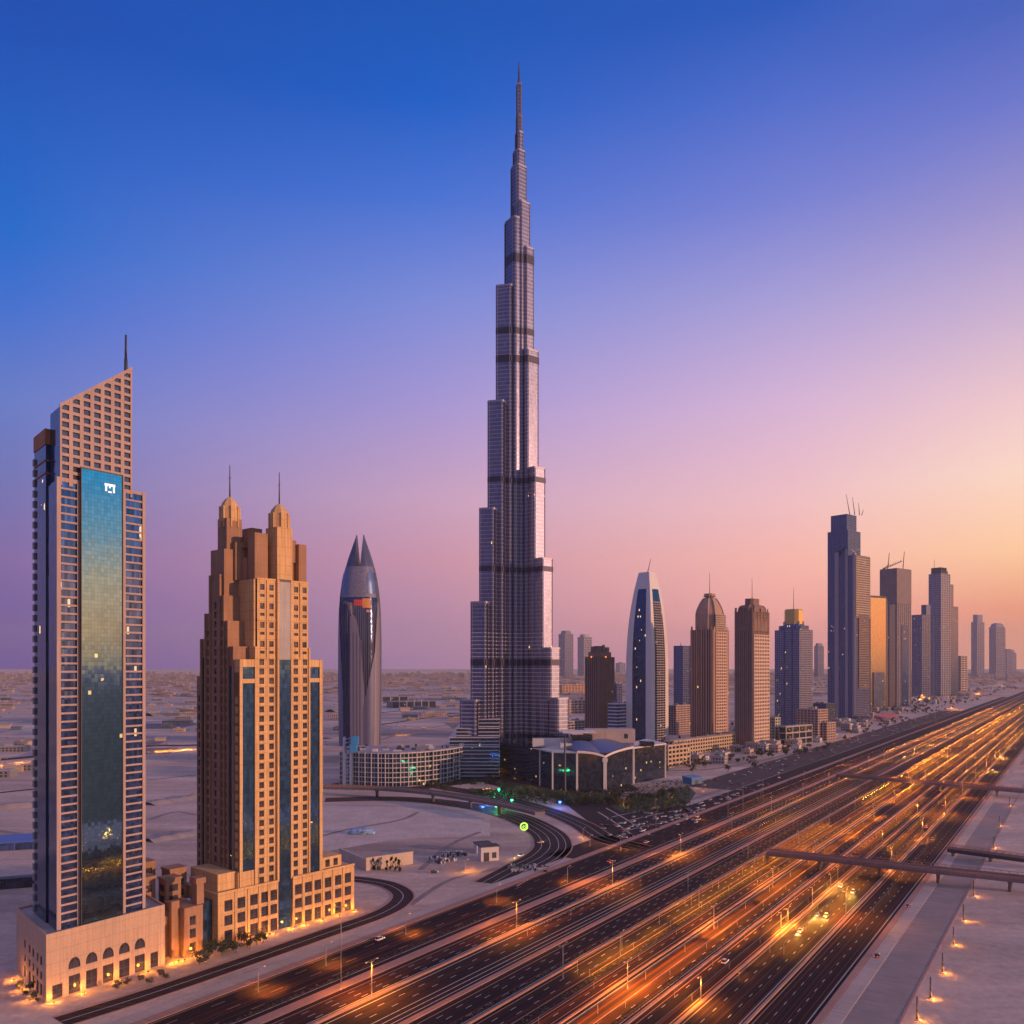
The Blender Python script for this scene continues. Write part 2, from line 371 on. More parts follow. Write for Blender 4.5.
# verge right of the highway
wk = MB(); wk.box(U0, 6000, 70.6, 76.0, .02, .18); uvobj(wk, 'pavement', PAVE, kind='structure')
gs = MB(); strip(gs, U0, 900, 54.4, 70.2, .03)
gm = stone('grey_gravel', (.34, .26, .235), joint=None, var=.2); uvobj(gs, 'gravel_strip', gm, kind='structure')
cu = MB(); cu.box(U0, 2500, 53.4, 54.2, .02, .16); uvobj(cu, 'kerb', KERB, kind='structure')
pl = MB(); pl.box(150, 480, 275.6, 282, .02, .15); uvobj(pl, 'footpath', PAVE, kind='structure')

def spline(pts, n=10):
    out = []; P = [pts[0]] + list(pts) + [pts[-1]]
    for i in range(1, len(P) - 2):
        a, b, c, d = P[i - 1], P[i], P[i + 1], P[i + 2]
        for k in range(n):
            s = k / n; out.append(.5 * ((2 * b) + (c - a) * s + (2 * a - 5 * b + 4 * c - d) * s * s + (3 * b - a - 3 * c + d) * s ** 3))
    return out + [P[-2]]
def ribbon(mb, pts, w, off=0, z=None, m=0, thick=0):
    L = []; R_ = []; acc = 0
    for i, p in enumerate(pts):
        d = (pts[min(i + 1, len(pts) - 1)] - pts[max(i - 1, 0)]); d.z = 0; d.normalize(); n = Vector((-d.y, d.x, 0))
        zz = p.z if z is None else z
        a = p + n * (off + w / 2); b = p + n * (off - w / 2); L.append((a.x, a.y, zz)); R_.append((b.x, b.y, zz))
    for i in range(len(pts) - 1):
        mb.face([R_[i], R_[i + 1], L[i + 1], L[i]], m)
        if thick:
            lo = lambda p: (p[0], p[1], p[2] - thick)
            mb.face([lo(L[i]), lo(L[i + 1]), lo(R_[i + 1]), lo(R_[i])], m)
            mb.face([lo(R_[i]), lo(R_[i + 1]), R_[i + 1], R_[i]], m); mb.face([L[i], L[i + 1], lo(L[i + 1]), lo(L[i])], m)
    if thick:
        lo = lambda p: (p[0], p[1], p[2] - thick)
        mb.face([L[0], lo(L[0]), lo(R_[0]), R_[0]], m); mb.face([R_[-1], lo(R_[-1]), lo(L[-1]), L[-1]], m)
def px(*pts, z=0): return [G(x, y, z) for x, y in pts]
ROADS = {}
def road(name, pts, w, mat=ASPH2, z=.05, lines=(), edges=True, **kw):
    s = spline(pts); mb = MB(); ribbon(mb, s, w, 0, z); o = mb.build(name, mat); tag(o, kind='structure')
    e = MB()
    if edges:
        for sg in (-1, 1): ribbon(e, s, .9, sg * (w / 2 + .45), .22, thick=.2)
    for l in lines: ribbon(e, s, .35, l, z + .025, 1)
    if e.f: tag(e.build('road_edge', [KERB, PAINT]), kind='structure')
    return s
loop = road('loop_ramp', px((325, 800), (400, 799), (470, 806), (515, 817), (545, 832), (553, 845), (545, 856), (527, 866), (495, 884)), 26, lines=(-8, -2, 4, 9))
slip = road('slip_road', px((440, 787), (500, 798), (545, 810), (580, 824), (603, 838), (640, 848)), 20, lines=(-4, 3))
serv = road('service_road', px((322, 878), (352, 879), (385, 884), (402, 893), (399, 903), (378, 915), (330, 932), (250, 960), (150, 994), (60, 1022)), 11, lines=(0,))
road('desert_road', px((-60, 765), (30, 757), (148, 746), (197, 745), (330, 738)), 26, edges=False)
road('desert_track', px((-60, 799), (35, 789)), 8, edges=False, z=.06)
road('desert_road', px((148, 694), (200, 697), (330, 700)), 40, edges=False)
road('desert_road', px((-20, 702), (34, 701), (120, 700)), 34, edges=False)
road('desert_track', px((378, 713), (440, 707), (500, 700)), 18, edges=False)
road('desert_track', px((378, 725), (412, 720), (455, 713)), 14, edges=False)
road('desert_road', px((370, 682), (470, 683), (640, 684)), 80, edges=False)
lot = MB(); strip(lot, 840, 2750, 297, 348, .04); uvobj(lot, 'parking_lot', asphalt('lot_asphalt', (.07, .055, .06), (.13, .10, .10)), kind='structure')
# dark ground between the glass hall and the highway
def poly(name, pts, z, mat):
    mb = MB(); mb.face([(p.x, p.y, z) for p in pts]); return tag(mb.build(name, mat), kind='structure')
poly('car_park', px((560, 800), (610, 838), (640, 845), (655, 841), (700, 824), (690, 806), (640, 800)), .035, ASPH2)
poly('car_park', px((330, 784), (350, 789), (410, 791), (480, 782), (540, 797), (575, 799), (640, 790), (600, 765), (520, 760)), .03, ASPH2)
poly('sand_lot', px((322, 806), (400, 807), (455, 812), (490, 823), (490, 836), (420, 838), (380, 842), (322, 852)), .025, stone('pale_sand', (.68, .51, .42), joint=None, var=.12))
# elevated viaduct with its piers
vp = spline([G(x, y, 9) for x, y in ((322, 786), (385, 788), (440, 793), (500, 803), (540, 812))], 8)
vd = thing('viaduct', 'long curved elevated roadway with dark sides in front of the ring building', 'viaduct', vp[0])
vm = MB(); rel = [p - vp[0] + Vector((0, 0, 9)) for p in vp]
for r in rel: r.z = 9
ribbon(vm, rel, 10, 0, None, 0, 2.2); 
for sg in (-1, 1): ribbon(vm, [r + Vector((0, 0, 1.1)) for r in rel], .4, sg * 4.8, None, 1, 1.09)
vd.location.z = 0
VC = stone('viaduct_concrete', (.20, .165, .17), joint=(8, 40))
vm.build('deck', [VC, KERB], vd)
for x, y in ((384, 811), (417, 815), (352, 806), (456, 820)):
    q = G(x, y); near = min(rel, key=lambda r: (r + vp[0] - q).length); c = near
    m_ = MB(); m_.loft([[(c.x + r * math.cos(k * .785), c.y + r * math.sin(k * .785), z) for k in range(8)] for z, r in ((0, 1.5), (5, 1.4), (6.9, 3.2))]); m_.build('pier', VC, vd)

# unseen dark sheet right of the sand, added to darken the tower glass reflection
poly('unseen_dark_sheet', [UV(-2500, -8), UV(9000, -8), UV(9000, -9000), UV(-2500, -9000)], .03, stone('dark_sheet', (.045, .05, .035), joint=None))
TRK = stone('track_sand', (.30, .22, .19), joint=None); LAWN = stone('lawn', (.05, .07, .025), joint=None, var=.3)
for pts, w in ((((-40, 722), (34, 720), (110, 724), (200, 718)), 22), (((-40, 690), (100, 688), (340, 690)), 30), (((-40, 682), (150, 681), (470, 678)), 50), (((148, 780), (196, 775)), 6), (((-40, 826), (20, 834), (40, 842)), 5), (((148, 820), (175, 812), (196, 815)), 4), (((322, 836), (350, 829), (400, 820), (418, 812)), 4), (((420, 870), (450, 845), (480, 832)), 4), (((410, 905), (450, 880), (500, 868)), 3.5), (((560, 788), (640, 772), (720, 768), (800, 752)), 8), (((690, 800), (760, 778), (830, 758)), 7), (((380, 693), (440, 691), (470, 692)), 26), (((378, 740), (430, 728), (470, 722)), 9)):
    road('desert_track', px(*pts), w, TRK, .028, edges=False)
poly('lawn', px((610, 806), (632, 801), (664, 790), (688, 786), (696, 793), (690, 802), (668, 808), (645, 811), (622, 812)), .06, LAWN)
poly('lawn', px((500, 790), (530, 794), (575, 800), (612, 800), (612, 793), (570, 792), (535, 786), (500, 780)), .06, LAWN)
# ================================================================ the slanted office tower, left
PINK = stone('pink_stone', (.46, .325, .305), (.41, .30, .29), joint=(4.2, 1.6), jd=.9)
PINK2 = stone('podium_stone', (.56, .37, .27), (.50, .34, .25), joint=(5.2, 4.6), jd=.72)
TEAL = glass('teal_glass', (.25, .46, .66), 1.3, 1.6, .007, .05, 1.0, .010, .55, bright=.16, lits=.9, lw=.07)
NAVY = glass('navy_glass', (.07, .13, .26), 1.4, 3.2, .003, .08, .8, .02, .6, bright=.4)
BLUEW = glass('ribbon_glass', (.10, .17, .44), 1.1, 3.2, .006, .10, .75, .04, .55, bright=.6, lits=1.0)
def pane_set(root, mats, items, name, e1, e2, p0, t, depth, stuff_from=100):
    # windows as objects: frame and glass pane, one mesh for each size, set back in the wall p0 + t*s
    n = (t[1], -t[0]); cache = {}; rest = None
    for i, (s0, s1, z0, z1, *ar) in enumerate(items):
        w, h = round(s1 - s0, 2), round(z1 - z0, 2); key = (w, h, bool(ar))
        if key not in cache:
            mb = MB(e1, e2); q = lambda s, dd, z: (t[0] * s + n[0] * dd, t[1] * s + n[1] * dd, z)
            mb.face([q(0, 0, 0), q(w, 0, 0), q(w, 0, h), q(0, 0, h)], 0)
            bars = [(0, w, 0, .16), (0, w, h - .16, h), (0, .14, .16, h - .16), (w - .14, w, .16, h - .16)]
            if w > 2: bars.append((w / 2 - .07, w / 2 + .07, .16, h - .16))
            if h > 3.5: bars += [(.14, w / 2 - .07, h * .5 - .08, h * .5 + .08), (w / 2 + .07, w - .14, h * .5 - .08, h * .5 + .08)]
            for a, b, c, d in bars:
                mb.face([q(a, .1, c), q(b, .1, c), q(b, .1, d), q(a, .1, d)], 1)
                mb.face([q(a, 0, d), q(a, .1, d), q(b, .1, d), q(b, 0, d)], 1); mb.face([q(b, .1, c), q(b, 0, c), q(b, 0, d), q(b, .1, d)], 1); mb.face([q(a, 0, c), q(a, .1, c), q(a, .1, d), q(a, 0, d)], 1)
            cache[key] = mb.build(name, mats, root); o = cache[key]
        else:
            o = cache[key].copy(); COL.objects.link(o); o.parent = root
        a, b = p0[0] + t[0] * s0 - n[0] * depth, p0[1] + t[1] * s0 - n[1] * depth
        o.location = (a * e1[0] + b * e2[0], a * e1[1] + b * e2[1], z0)

eA1, eA2 = DU, (-.664, .748)
A = thing('office_tower', 'tall glass and pink stone tower with a slanted top and one mast', 'tower', G(46, 1003))
WIN = glass('stone_wall_window', (.13, .11, .15), 2.2, 1.7, .01, .10, .55, .03, .7, lits=.8)
# podium with its arched openings
pod = MB(eA1, eA2); LA, BA, HA = 49.0, 48.0, 24.3
fw = [(2.3, 6.1, .4, 5.6)] + [(8.5 + 6.75 * k, 12.9 + 6.75 * k, .3, 7.3) for k in range(5)] + [(42.4, 45.9, .3, 6.6)]
fa = [(8.4 + 6.75 * k, 13.0 + 6.75 * k, 9.8, 14.0, 3.2) for k in range(5)]
pod.holes((0, 0), (LA, 0), 0, HA, fw + fa, .7)
sw = [(b, b + 2.8, z, z + h) for z, h in ((.4, 4.6), (6.6, 3.0), (12, 3.4)) for b in (6, 11.5, 18, 24, 32)]
sw_r = [(BA - b1, BA - b0, z0, z1) for b0, b1, z0, z1 in sw]
pod.holes((0, BA), (0, 0), 0, HA, sw_r, .5)
pod.face([(LA, 0, 0), (LA, BA, 0), (LA, BA, HA), (LA, 0, HA)]); pod.face([(LA, BA, 0), (0, BA, 0), (0, BA, HA), (LA, BA, HA)])
for r in ((0, LA, 0, .6), (0, LA, BA - .6, BA), (0, .6, .6, BA - .6), (LA - .6, LA, .6, BA - .6)): pod.box(*r, HA, HA + .9)
pod.build('podium', [PINK2], A)
rf = MB(eA1, eA2); rf.face([(0, 0, HA - .02), (LA, 0, HA - .02), (LA, BA, HA - .02), (0, BA, HA - .02)]); rf.build('podium_roof', MAT['concrete'], A)
pane_set(A, [WIN, MAT['dark']], fw, 'window', eA1, eA2, (0, 0), (1, 0), .65)
pane_set(A, [WIN, MAT['dark']], fa, 'arched_window', eA1, eA2, (0, 0), (1, 0), .65)
pane_set(A, [WIN, MAT['dark']], sw_r, 'side_window', eA1, eA2, (0, BA), (0, -1), .45)
# shaft: local frame of the tower starts at (4.8, 3.1)
X0, Y0, W, D = 4.8, 3.1, 36.6, 33.5; ZS = 195.5
sh = MB(eA1, eA2); sh.box(X0 + .6, X0 + W - .6, Y0 + .6, Y0 + 15, HA, ZS); sh.build('ribbon_glazing', BLUEW, A)
fx = MB(eA1, eA2); p0, p1 = (X0 + .6, Y0 + .6), (X0 + W - .6, Y0 + .6)
nf = 54; fh = (ZS - HA) / nf
for s0, s1 in ((0, 8.4), (26.5, 35.4)):
    for k in range(nf + 1): fx.obox(p0, p1, s0, s1, 0, .32, HA + fh * k - .36 if k else HA + .02, HA + fh * k + .36 + (.6 if k == nf else 0), 0)
for s0, s1 in ((-.6, 1.0), (7.3, 8.8), (25.6, 27.2), (34.6, 36.0)): fx.obox(p0, p1, s0, s1, 0, .6, HA + .02, ZS + .9, 0)
q0, q1 = (X0 + W - .6, Y0 + .6), (X0 + W - .6, Y0 + 15)
for k in range(nf + 1): fx.obox(q0, q1, 0, 14.4, 0, .32, HA + fh * k - .45 if k else HA + .02, HA + fh * k + .45, 0)
for s0, s1 in ((0.6, 1.4), (13, 14.4)): fx.obox(q0, q1, s0, s1, 0, .6, HA + .02, ZS + .9, 0)
fx.build('stone_frame', PINK, A)
ct = MB(eA1, eA2); ct.box(X0 + 9.2, X0 + 25.9, Y0 - 1.4, Y0 + 1.5, HA + .05, 201); ct.build('curtain_wall', TEAL, A)
cf = MB(eA1, eA2)
for a, b in ((8.9, 9.2), (25.9, 26.2)): cf.box(X0 + a, X0 + b, Y0 - 1.7, Y0 + 1.5, HA + .05, 201.5)
cf.box(X0 + 9.2, X0 + 25.9, Y0 - 1.55, Y0 + 1.5, 201, 201.5); cf.build('curtain_wall_frame', MAT['dark'], A)
sg = MB(eA1, eA2); yy = Y0 - 1.62       # the small white emblem high on the curtain wall
for a0, a1, z0, z1 in ((18.4, 22.8, 196.0, 196.9), (18.7, 19.4, 193.9, 196.0), (20.3, 20.9, 195.2, 196.0), (21.9, 22.6, 193.6, 196.0), (19.9, 21.3, 193.4, 194.0)): sg.box(X0 + a0, X0 + a1, yy, yy + .2, z0, z1)
sg.build('emblem', emitter('emblem_white', (.85, .95, 1), .6), A)
sl = MB(eA1, eA2)
sl.box(X0 + .25, X0 + 7, Y0 + 1.2, Y0 + 24, HA, ZS - .8); sl.box(X0 - .3, X0 + 14, Y0 + 15.2, Y0 + D, HA, 217); sl.box(X0 + 2, X0 + W - 2, Y0 + 15.2, Y0 + D - 2, HA, 212)
sl.build('side_glazing', NAVY, A)
# fin strip on the far left edge and the rear wing's top
fn = MB(eA1, eA2); fn.box(X0 - 1.0, X0 - .3, Y0 + D - 1.8, Y0 + D + .3, 0, 2.6); fo = fn.build('balcony', MAT['grey'], A)
for k in range(44):
    o = fo if k == 0 else fo.copy()
    if k: COL.objects.link(o); o.parent = A
    o.location = (0, 0, HA + 4.2 * k + 1)
rt = MB(eA1, eA2); rt.box(X0 - .6, X0 + 14.3, Y0 + 15.0, Y0 + D + .3, 211.5, 217.6); rt.box(X0 - .6, X0 + 14.3, Y0 + 15.0, Y0 + D + .3, 205, 205.5); rt.box(X0 - .6, X0 + 14.3, Y0 + 15.0, Y0 + D + .3, 200, 200.5)
rt.build('rear_cornice', stone('rust_stone', (.40, .17, .08), joint=None), A)
# slanted crown
CW, CX = 29.4, X0 + 1.3; cz = lambda s: 223.8 + (246.3 - 223.8) * s / CW
cb = MB(eA1, eA2); cb.prism([(CX, Y0 + .9), (CX + CW, Y0 + .9), (CX + CW, Y0 + 14.6), (CX, Y0 + 14.6)], ZS - 2, 0, 0, zt=lambda p: cz(p[0] - CX) - .5)
cb.build('crown_glazing', NAVY, A)
cr = MB(eA1, eA2); c0, c1 = (CX, Y0 + .6), (CX + CW, Y0 + .6); nb = 7; bw = CW / nb; fhc = 3.28; panes = []
def slab(s0, s1, z0, f0, f1): cr.prism([(CX + s0, Y0 + .2), (CX + s1, Y0 + .2), (CX + s1, Y0 + .88), (CX + s0, Y0 + .88)], z0, 0, 0, zt=lambda p: f0 if p[0] < CX + (s0 + s1) / 2 else f1)
for i in range(nb + 1):
    a = max(0, bw * i - .75); b = min(CW, bw * i + .75); slab(a, b, ZS - 2, cz(a), cz(b))
k = 0
while True:
    z = ZS + fhc * k
    if z > 246: break
    for i in range(nb):
        a, b = bw * i + .75, bw * (i + 1) - .75
        if cz(b) < z + .4: continue
        lo = max(z - .6, ZS - 2)
        za, zb = min(z + .6, cz(a)), min(z + .6, cz(b))
        cr.prism([(CX + a, Y0 + .26), (CX + b, Y0 + .26), (CX + b, Y0 + .86), (CX + a, Y0 + .86)], min(lo, za - .05, zb - .05), 0, 0, zt=lambda p, a=a, b=b, za=za, zb=zb: za if p[0] < CX + (a + b) / 2 else zb)
        t0, t1 = min(z + fhc - .6, cz(a) - .7), min(z + fhc - .6, cz(b) - .7)
        if t1 > z + .9: panes.append((a, b, z + .6, max(t0, z + .62), t1))
    k += 1
cr.prism([(CX - .1, Y0 + .1), (CX + CW + .2, Y0 + .1), (CX + CW + .2, Y0 + .95), (CX - .1, Y0 + .95)], 0, 0, 0, zt=lambda p: cz(p[0] - CX) + .5)
for i in range(-4, 0): pass
# make the coping a thin sloping beam
for f in (-6, -5, -4, -3, -2, -1): pass
for vi in range(len(cr.v)):
    x, y, zz = cr.v[vi]
    if zz == 0: cr.v[vi] = (x, y, cz((x * eA2[1] - y * eA2[0]) / (eA1[0] * eA2[1] - eA1[1] * eA2[0]) - CX) - .9)
q0, q1 = (CX + CW, Y0 + .6), (CX + CW, Y0 + 14.6)
for s0, s1 in ((.4, 1.2), (13, 14)): cr.obox(q0, q1, s0, s1, 0, .3, ZS - 2, cz(CW) - .4)
cr.build('crown_frame', PINK, A)
for a, b, z, ta, tb in panes:
    w = MB(eA1, eA2); w.face([(0, 0, 0), (b - a, 0, 0), (b - a, 0, tb - z), (0, 0, ta - z)]); aa, bb = CX + a, Y0 + .82
    w.build('crown_window', WIN, A, (aa * eA1[0] + bb * eA2[0], aa * eA1[1] + bb * eA2[1], z))
an = MB(); c = (CX + 27.6, Y0 + 3); c = (c[0] * eA1[0] + c[1] * eA2[0], c[0] * eA1[1] + c[1] * eA2[1])
an.bar((*c, 241), (*c, 250), .75, .7, 8); an.bar((*c, 250), (*c, 260), .55, .4, 8); an.build('mast', MAT['dark'], A)

# ================================================================ the ochre twin-turret tower
B1, B2 = basis(49.1)
B = thing('hotel_tower', 'ochre stone tower with two capped turrets, blue glass strips and a stepped podium', 'tower', G(216, 945.7))
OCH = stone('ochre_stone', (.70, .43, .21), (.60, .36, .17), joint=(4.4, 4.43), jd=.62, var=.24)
OCHD = stone('brown_stone_with_shade', (.38, .21, .13), (.31, .17, .11), joint=(4.4, 4.43), jd=.82)  # darker than the ochre: left-face shade is included in this colour
BG = glass('blue_strip_glass', (.10, .22, .44), 1.4, 2.2, .012, .07, .8, .012, .55, bright=.4, lits=1.2)
GREYP = stone('grey_panel', (.46, .42, .42), joint=(2.5, 4.43), jd=.9)
TX = 11.5          # the shaft starts here along the front
def bwall(mb, a0, a1, b, z0, z1, hs, m=0, depth=.5): mb.holes((TX + a0, b), (TX + a1, b), z0, z1, [(x0 - a0, x1 - a0, c, d) for x0, x1, c, d in hs], depth, m)
wl = MB(B1, B2); fp = 4.43; fronts = []
ROWS = [23.5 + fp * k for k in range(24)]; UP = [129.5 + fp * k for k in range(8)]
hsL = [(x, x + 2.5, z, z + 2.9) for x in (10.5, 15.8) for z in ROWS]; hsR = [(x, x + 2.5, z, z + 2.9) for x in (29.3, 34.6) for z in ROWS]
upL = [(x, x + 2.4, z + (0 if k % 2 else 1.2), z + (2.8 if k % 2 else 2.6)) for x in (10.9, 15.8) for k, z in enumerate(UP)]; upR = [(x, x + 2.4, z, z2) for (x, _, z, z2) in [(a + 18.6, 0, c, d) for a, b, c, d in upL]]
bwall(wl, 9.3, 19.5, 0, 0, 165.5, hsL + upL); bwall(wl, 27.9, 37.7, 0, 0, 165.5, hsR + upR)
# stone piers beside the glass and the mass behind
for a0, a1, zt in ((0, 1.5, 128), (44.2, 46, 128), (7.9, 9.3, 134), (37.7, 38.6, 134)): wl.box(TX + a0, TX + a1, -.6, 6, 0, zt)
for a0, a1 in ((1.5, 7.9), (38.6, 44.2)):
    wl.box(TX + a0, TX + a1, -.4, 5, 124.5, 128); wl.box(TX + a0, TX + a1, -.4, 5, 117, 119)
wl.face([(TX + 9.3, 0, 165.5), (TX + 19.5, 0, 165.5), (TX + 19.5, 37, 165.5), (TX + 9.3, 37, 165.5)]); wl.face([(TX + 27.9, 0, 165.5), (TX + 37.7, 0, 165.5), (TX + 37.7, 37, 165.5), (TX + 27.9, 37, 165.5)])
wl.box(TX + 8.2, TX + 9.3, 1, 37, 0, 165.45); wl.box(TX + 37.7, TX + 38.3, 1, 37, 0, 165.45); wl.box(TX + 9.3, TX + 37.7, 36.4, 37.3, 0, 165.4)
for s in (20.0, 27.5): wl.box(TX + s - .5, TX + s + .5, -1.3, 3, 23, 166)
wl.box(TX + 19.5, TX + 27.9, -1.0, 8.6, 165.6, 191)          # front turret shaft
for s in (14.55, 33.1): wl.box(TX + s - .35, TX + s + .35, -.45, 0, 128, 165.4)
for z in (128.2, 146, 165.2):
    wl.box(TX + 9.3, TX + 19.4, -.3, 0, z, z + .9); wl.box(TX + 28.0, TX + 37.7, -.3, 0, z, z + .9)
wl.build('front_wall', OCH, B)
lw = MB(B1, B2)                     # left face, stepped
LZ = [(0, 4.5, 122), (4.5, 9, 134), (9, 12.5, 146), (12.5, 16, 158), (16, 25, 166), (25, 29, 150), (29, 33, 138), (33, 37.4, 120)]
for b0, b1, zt in LZ:
    glassy = (b0, b1) in ((4.5, 9), (29, 33))
    if glassy: lw.box(TX + .2, TX + 8.2, b0, b1, zt - 9, zt)
    else:
        hs = [((37.4 - b1) - (37.4 - b1) + (b1 - b0) / 2 - 1.2, (b1 - b0) / 2 + 1.2, z, z + 3.0) for z in [23.5 + fp * k for k in range(int((zt - 30) / fp))]]
        lw.holes((TX, b1), (TX, b0), 0, zt, hs, .5); lw.face([(TX, b0, zt), (TX + 10, b0, zt), (TX + 10, b1, zt), (TX, b1, zt)])
        if False: pass
    if b0 > 0 and not glassy: lw.face([(TX, b0, 100), (TX + 9, b0, 100), (TX + 9, b0, zt), (TX, b0, zt)]); lw.face([(TX + 9, b1, 100), (TX, b1, 100), (TX, b1, zt), (TX + 9, b1, zt)])
for b in (4.4, 9.1, 12.5, 16.1, 24.9, 29, 33): lw.box(TX - .7, TX + .2, b - .5, b + .5, 0, [134, 146, 158, 168, 168, 150, 138][(4.4, 9.1, 12.5, 16.1, 24.9, 29, 33).index(b)])
lw.box(TX + 46, TX + 46.4, 0, 37, 0, 128); lw.box(TX, TX + 46, 37.0, 37.6, 0, 118)
# setbacks up to the turrets
lw.box(TX + 9, TX + 38, 9, 34, 165.5, 176); lw.box(TX + 12, TX + 36.5, 8, 30, 176, 187); lw.box(TX + 6, TX + 12, 13, 27, 165.5, 183.5); lw.box(TX + 36.5, TX + 41, 6, 26, 128, 185.2)
lw.box(TX + 10, TX + 17, 3, 9, 165.5, 187.6); lw.box(TX + 15, TX + 21, 14, 22, 187, 191.5); lw.box(TX + 38.3, TX + 45.8, 6, 36, 0, 127.8)
lw.box(TX + 1, TX + 9, 14.5, 26.5, 150, 180); lw.box(TX + 3.2, TX + 11.2, 16, 24, 180, 195); lw.box(TX + 33, TX + 36, 16, 19, 185.2, 187)
for z in (170, 175, 181): lw.box(TX + 8.95, TX + 12.05, 8.9, 30, z, z + .25)
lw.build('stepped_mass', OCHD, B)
sw2 = MB(B1, B2)
for b0, b1, zt in LZ:
    if (b0, b1) in ((4.5, 9), (29, 33)): continue
    bm = (b0 + b1) / 2; sw2.face([(TX + .45, bm + 1.2, 23), (TX + .45, bm - 1.2, 23), (TX + .45, bm - 1.2, zt - 2), (TX + .45, bm + 1.2, zt - 2)])
tag(sw2.build('side_window', WIN, B), kind='stuff')
gl = MB(B1, B2)
gl.box(TX + 1.5, TX + 7.9, .1, 4.5, 0, 124.4); gl.box(TX + 38.6, TX + 44.2, .1, 4.5, 0, 124.4); gl.box(TX + .3, TX + 6, 4.6, 9, 0, 125); gl.box(TX + .3, TX + 6, 29, 33, 0, 129)
gl.build('glass_strip', BG, B)
gc = MB(B1, B2); gc.box(TX + 20.4, TX + 27.1, -1.0, 3, 0, 128); gc.build('central_glass', BG, B)
gp = MB(B1, B2); gp.box(TX + 20.4, TX + 27.1, -1.05, 3, 128, 165); gp.build('grey_panel', GREYP, B)
tb = MB(B1, B2); tb.box(TX + 20.2, TX + 27.3, -1.2, 3, 165, 166.2); tb.build('panel_lintel', MAT['dark'], B)
def turret(a, b, z, r):
    t = MB(B1, B2); ring = lambda s, zz: [(a + r * s * math.cos(rad(22.5 + 45 * k)), b + r * s * math.sin(rad(22.5 + 45 * k)), zz) for k in range(8)]
    t.loft([ring(1, z), ring(1, z + 5.5), ring(.96, z + 6.5), ring(.80, z + 8.6), ring(.48, z + 10.6), ring(.1, z + 11.8)], sm=False)
    for k in range(8):
        x, y = a + r * 1.02 * math.cos(rad(22.5 + 45 * k)), b + r * 1.02 * math.sin(rad(22.5 + 45 * k)); t.box(x - .3, x + .3, y - .3, y + .3, z - 3, z + 7)
    o = t.build('turret_cap', OCH, B)
    s = MB(B1, B2)
    for k in range(8):
        p = [(a + r * .935 * math.cos(rad(22.5 + 45 * kk)), b + r * .935 * math.sin(rad(22.5 + 45 * kk))) for kk in (k, k + 1)]
        for f in (.3, .52, .74): s.obox(p[0], p[1], (f - .06) * r * .72, (f + .06) * r * .72, .0, .15, z + .5, z + 5)
    s.build('slot_window', MAT['dark'], o)
    m = MB(B1, B2); P = lambda zz: (a * B1[0] + b * B2[0], a * B1[1] + b * B2[1], zz); mm = MB(); mm.bar(P(z + 11), P(z + 27), .38, .16, 6)
    mm.bar((P(0)[0] - .8, P(0)[1], z + 21), (P(0)[0] + .8, P(0)[1], z + 21), .12); mm.build('mast', MAT['dark'], o)
turret(TX + 23.7, 3.6, 191, 4.7); turret(TX + 7.2, 20, 194, 4.5)
# podium
pd = MB(B1, B2); HB = 23.0; PX = [3.2, 9.7, 16.2, 22, 26.9]; PR = [40.5, 46.2, 51.8, 58, 64.2, 70.3]
ph = [(x, x + 4, z, z + h) for x in PX for z, h in ((.3, 5.8), (8.2, 4.6), (14.6, 5.0))]; ph = [(a, min(b, 30.6), c, d) for a, b, c, d in ph]; pr = [(x, x + 4, z, z + h) for x in PR for z, h in ((.3, 5.8), (8.2, 4.6), (14.6, 5.0))]
pd.holes((0, -1.6), (31.2, -1.6), 0, HB, ph, .6); pd.holes((39.4, -1.6), (76.3, -1.6), 0, HB, [(a - 39.4, b - 39.4, c, d) for a, b, c, d in pr], .6)
pd.face([(0, 30, 0), (0, -1.6, 0), (0, -1.6, HB), (0, 30, HB)]); pd.face([(76.3, -1.6, 0), (76.3, 34, 0), (76.3, 34, HB), (76.3, -1.6, HB)])
pd.face([(0, -1.6, HB), (31.2, -1.6, HB), (31.2, 30, HB), (0, 30, HB)]); pd.face([(39.4, -1.6, HB), (76.3, -1.6, HB), (76.3, 34, HB), (39.4, 34, HB)])
pd.face([(31.2, -1.6, 0), (31.2, 4, 0), (31.2, 4, HB), (31.2, -1.6, HB)]); pd.face([(39.4, 4, 0), (39.4, -1.6, 0), (39.4, -1.6, HB), (39.4, 4, HB)])
for a0, a1 in ((0, 31.2), (39.4, 76.3)):
    pd.box(a0 - .2, a1 + .2, -1.9, -1.3, HB - .1, HB + .8)
    for z in (6.9, 13.6): pd.box(a0 + .05, a1 - .05, -1.78, -1.6, z, z + .4)
for x in PR[1:] + PX[1:]: pd.box(x - 1.45, x - .75, -1.95, -1.6, 0, HB - .15)
pd.box(58, 71, 2, 30, HB, 28.8); pd.box(2, 11, 2, 26, HB, 31); pd.box(11, 22, 0, 6, HB, 30.5); pd.box(69, 75.8, 10, 33, HB, 25.5)
pd.build('podium', OCH, B)
pane_set(B, [WIN, MAT['dark']], [(a, b, c, d) for a, b, c, d in ph], 'podium_window', B1, B2, (0, -1.6), (1, 0), .55)
pane_set(B, [WIN, MAT['dark']], [(a, b, c, d) for a, b, c, d in pr], 'podium_window', B1, B2, (0, -1.6), (1, 0), .55)
pane_set(B, [WIN, MAT['dark']], [(61, 63.6, 24, 27.6), (66, 68.6, 24, 27.6)], 'podium_window', B1, B2, (0, 1.95), (1, 0), .0)
pane_set(B, [WIN, MAT['dark']], hsL + hsR, 'window', B1, B2, (TX, 0), (1, 0), .45)
up = MB(B1, B2)
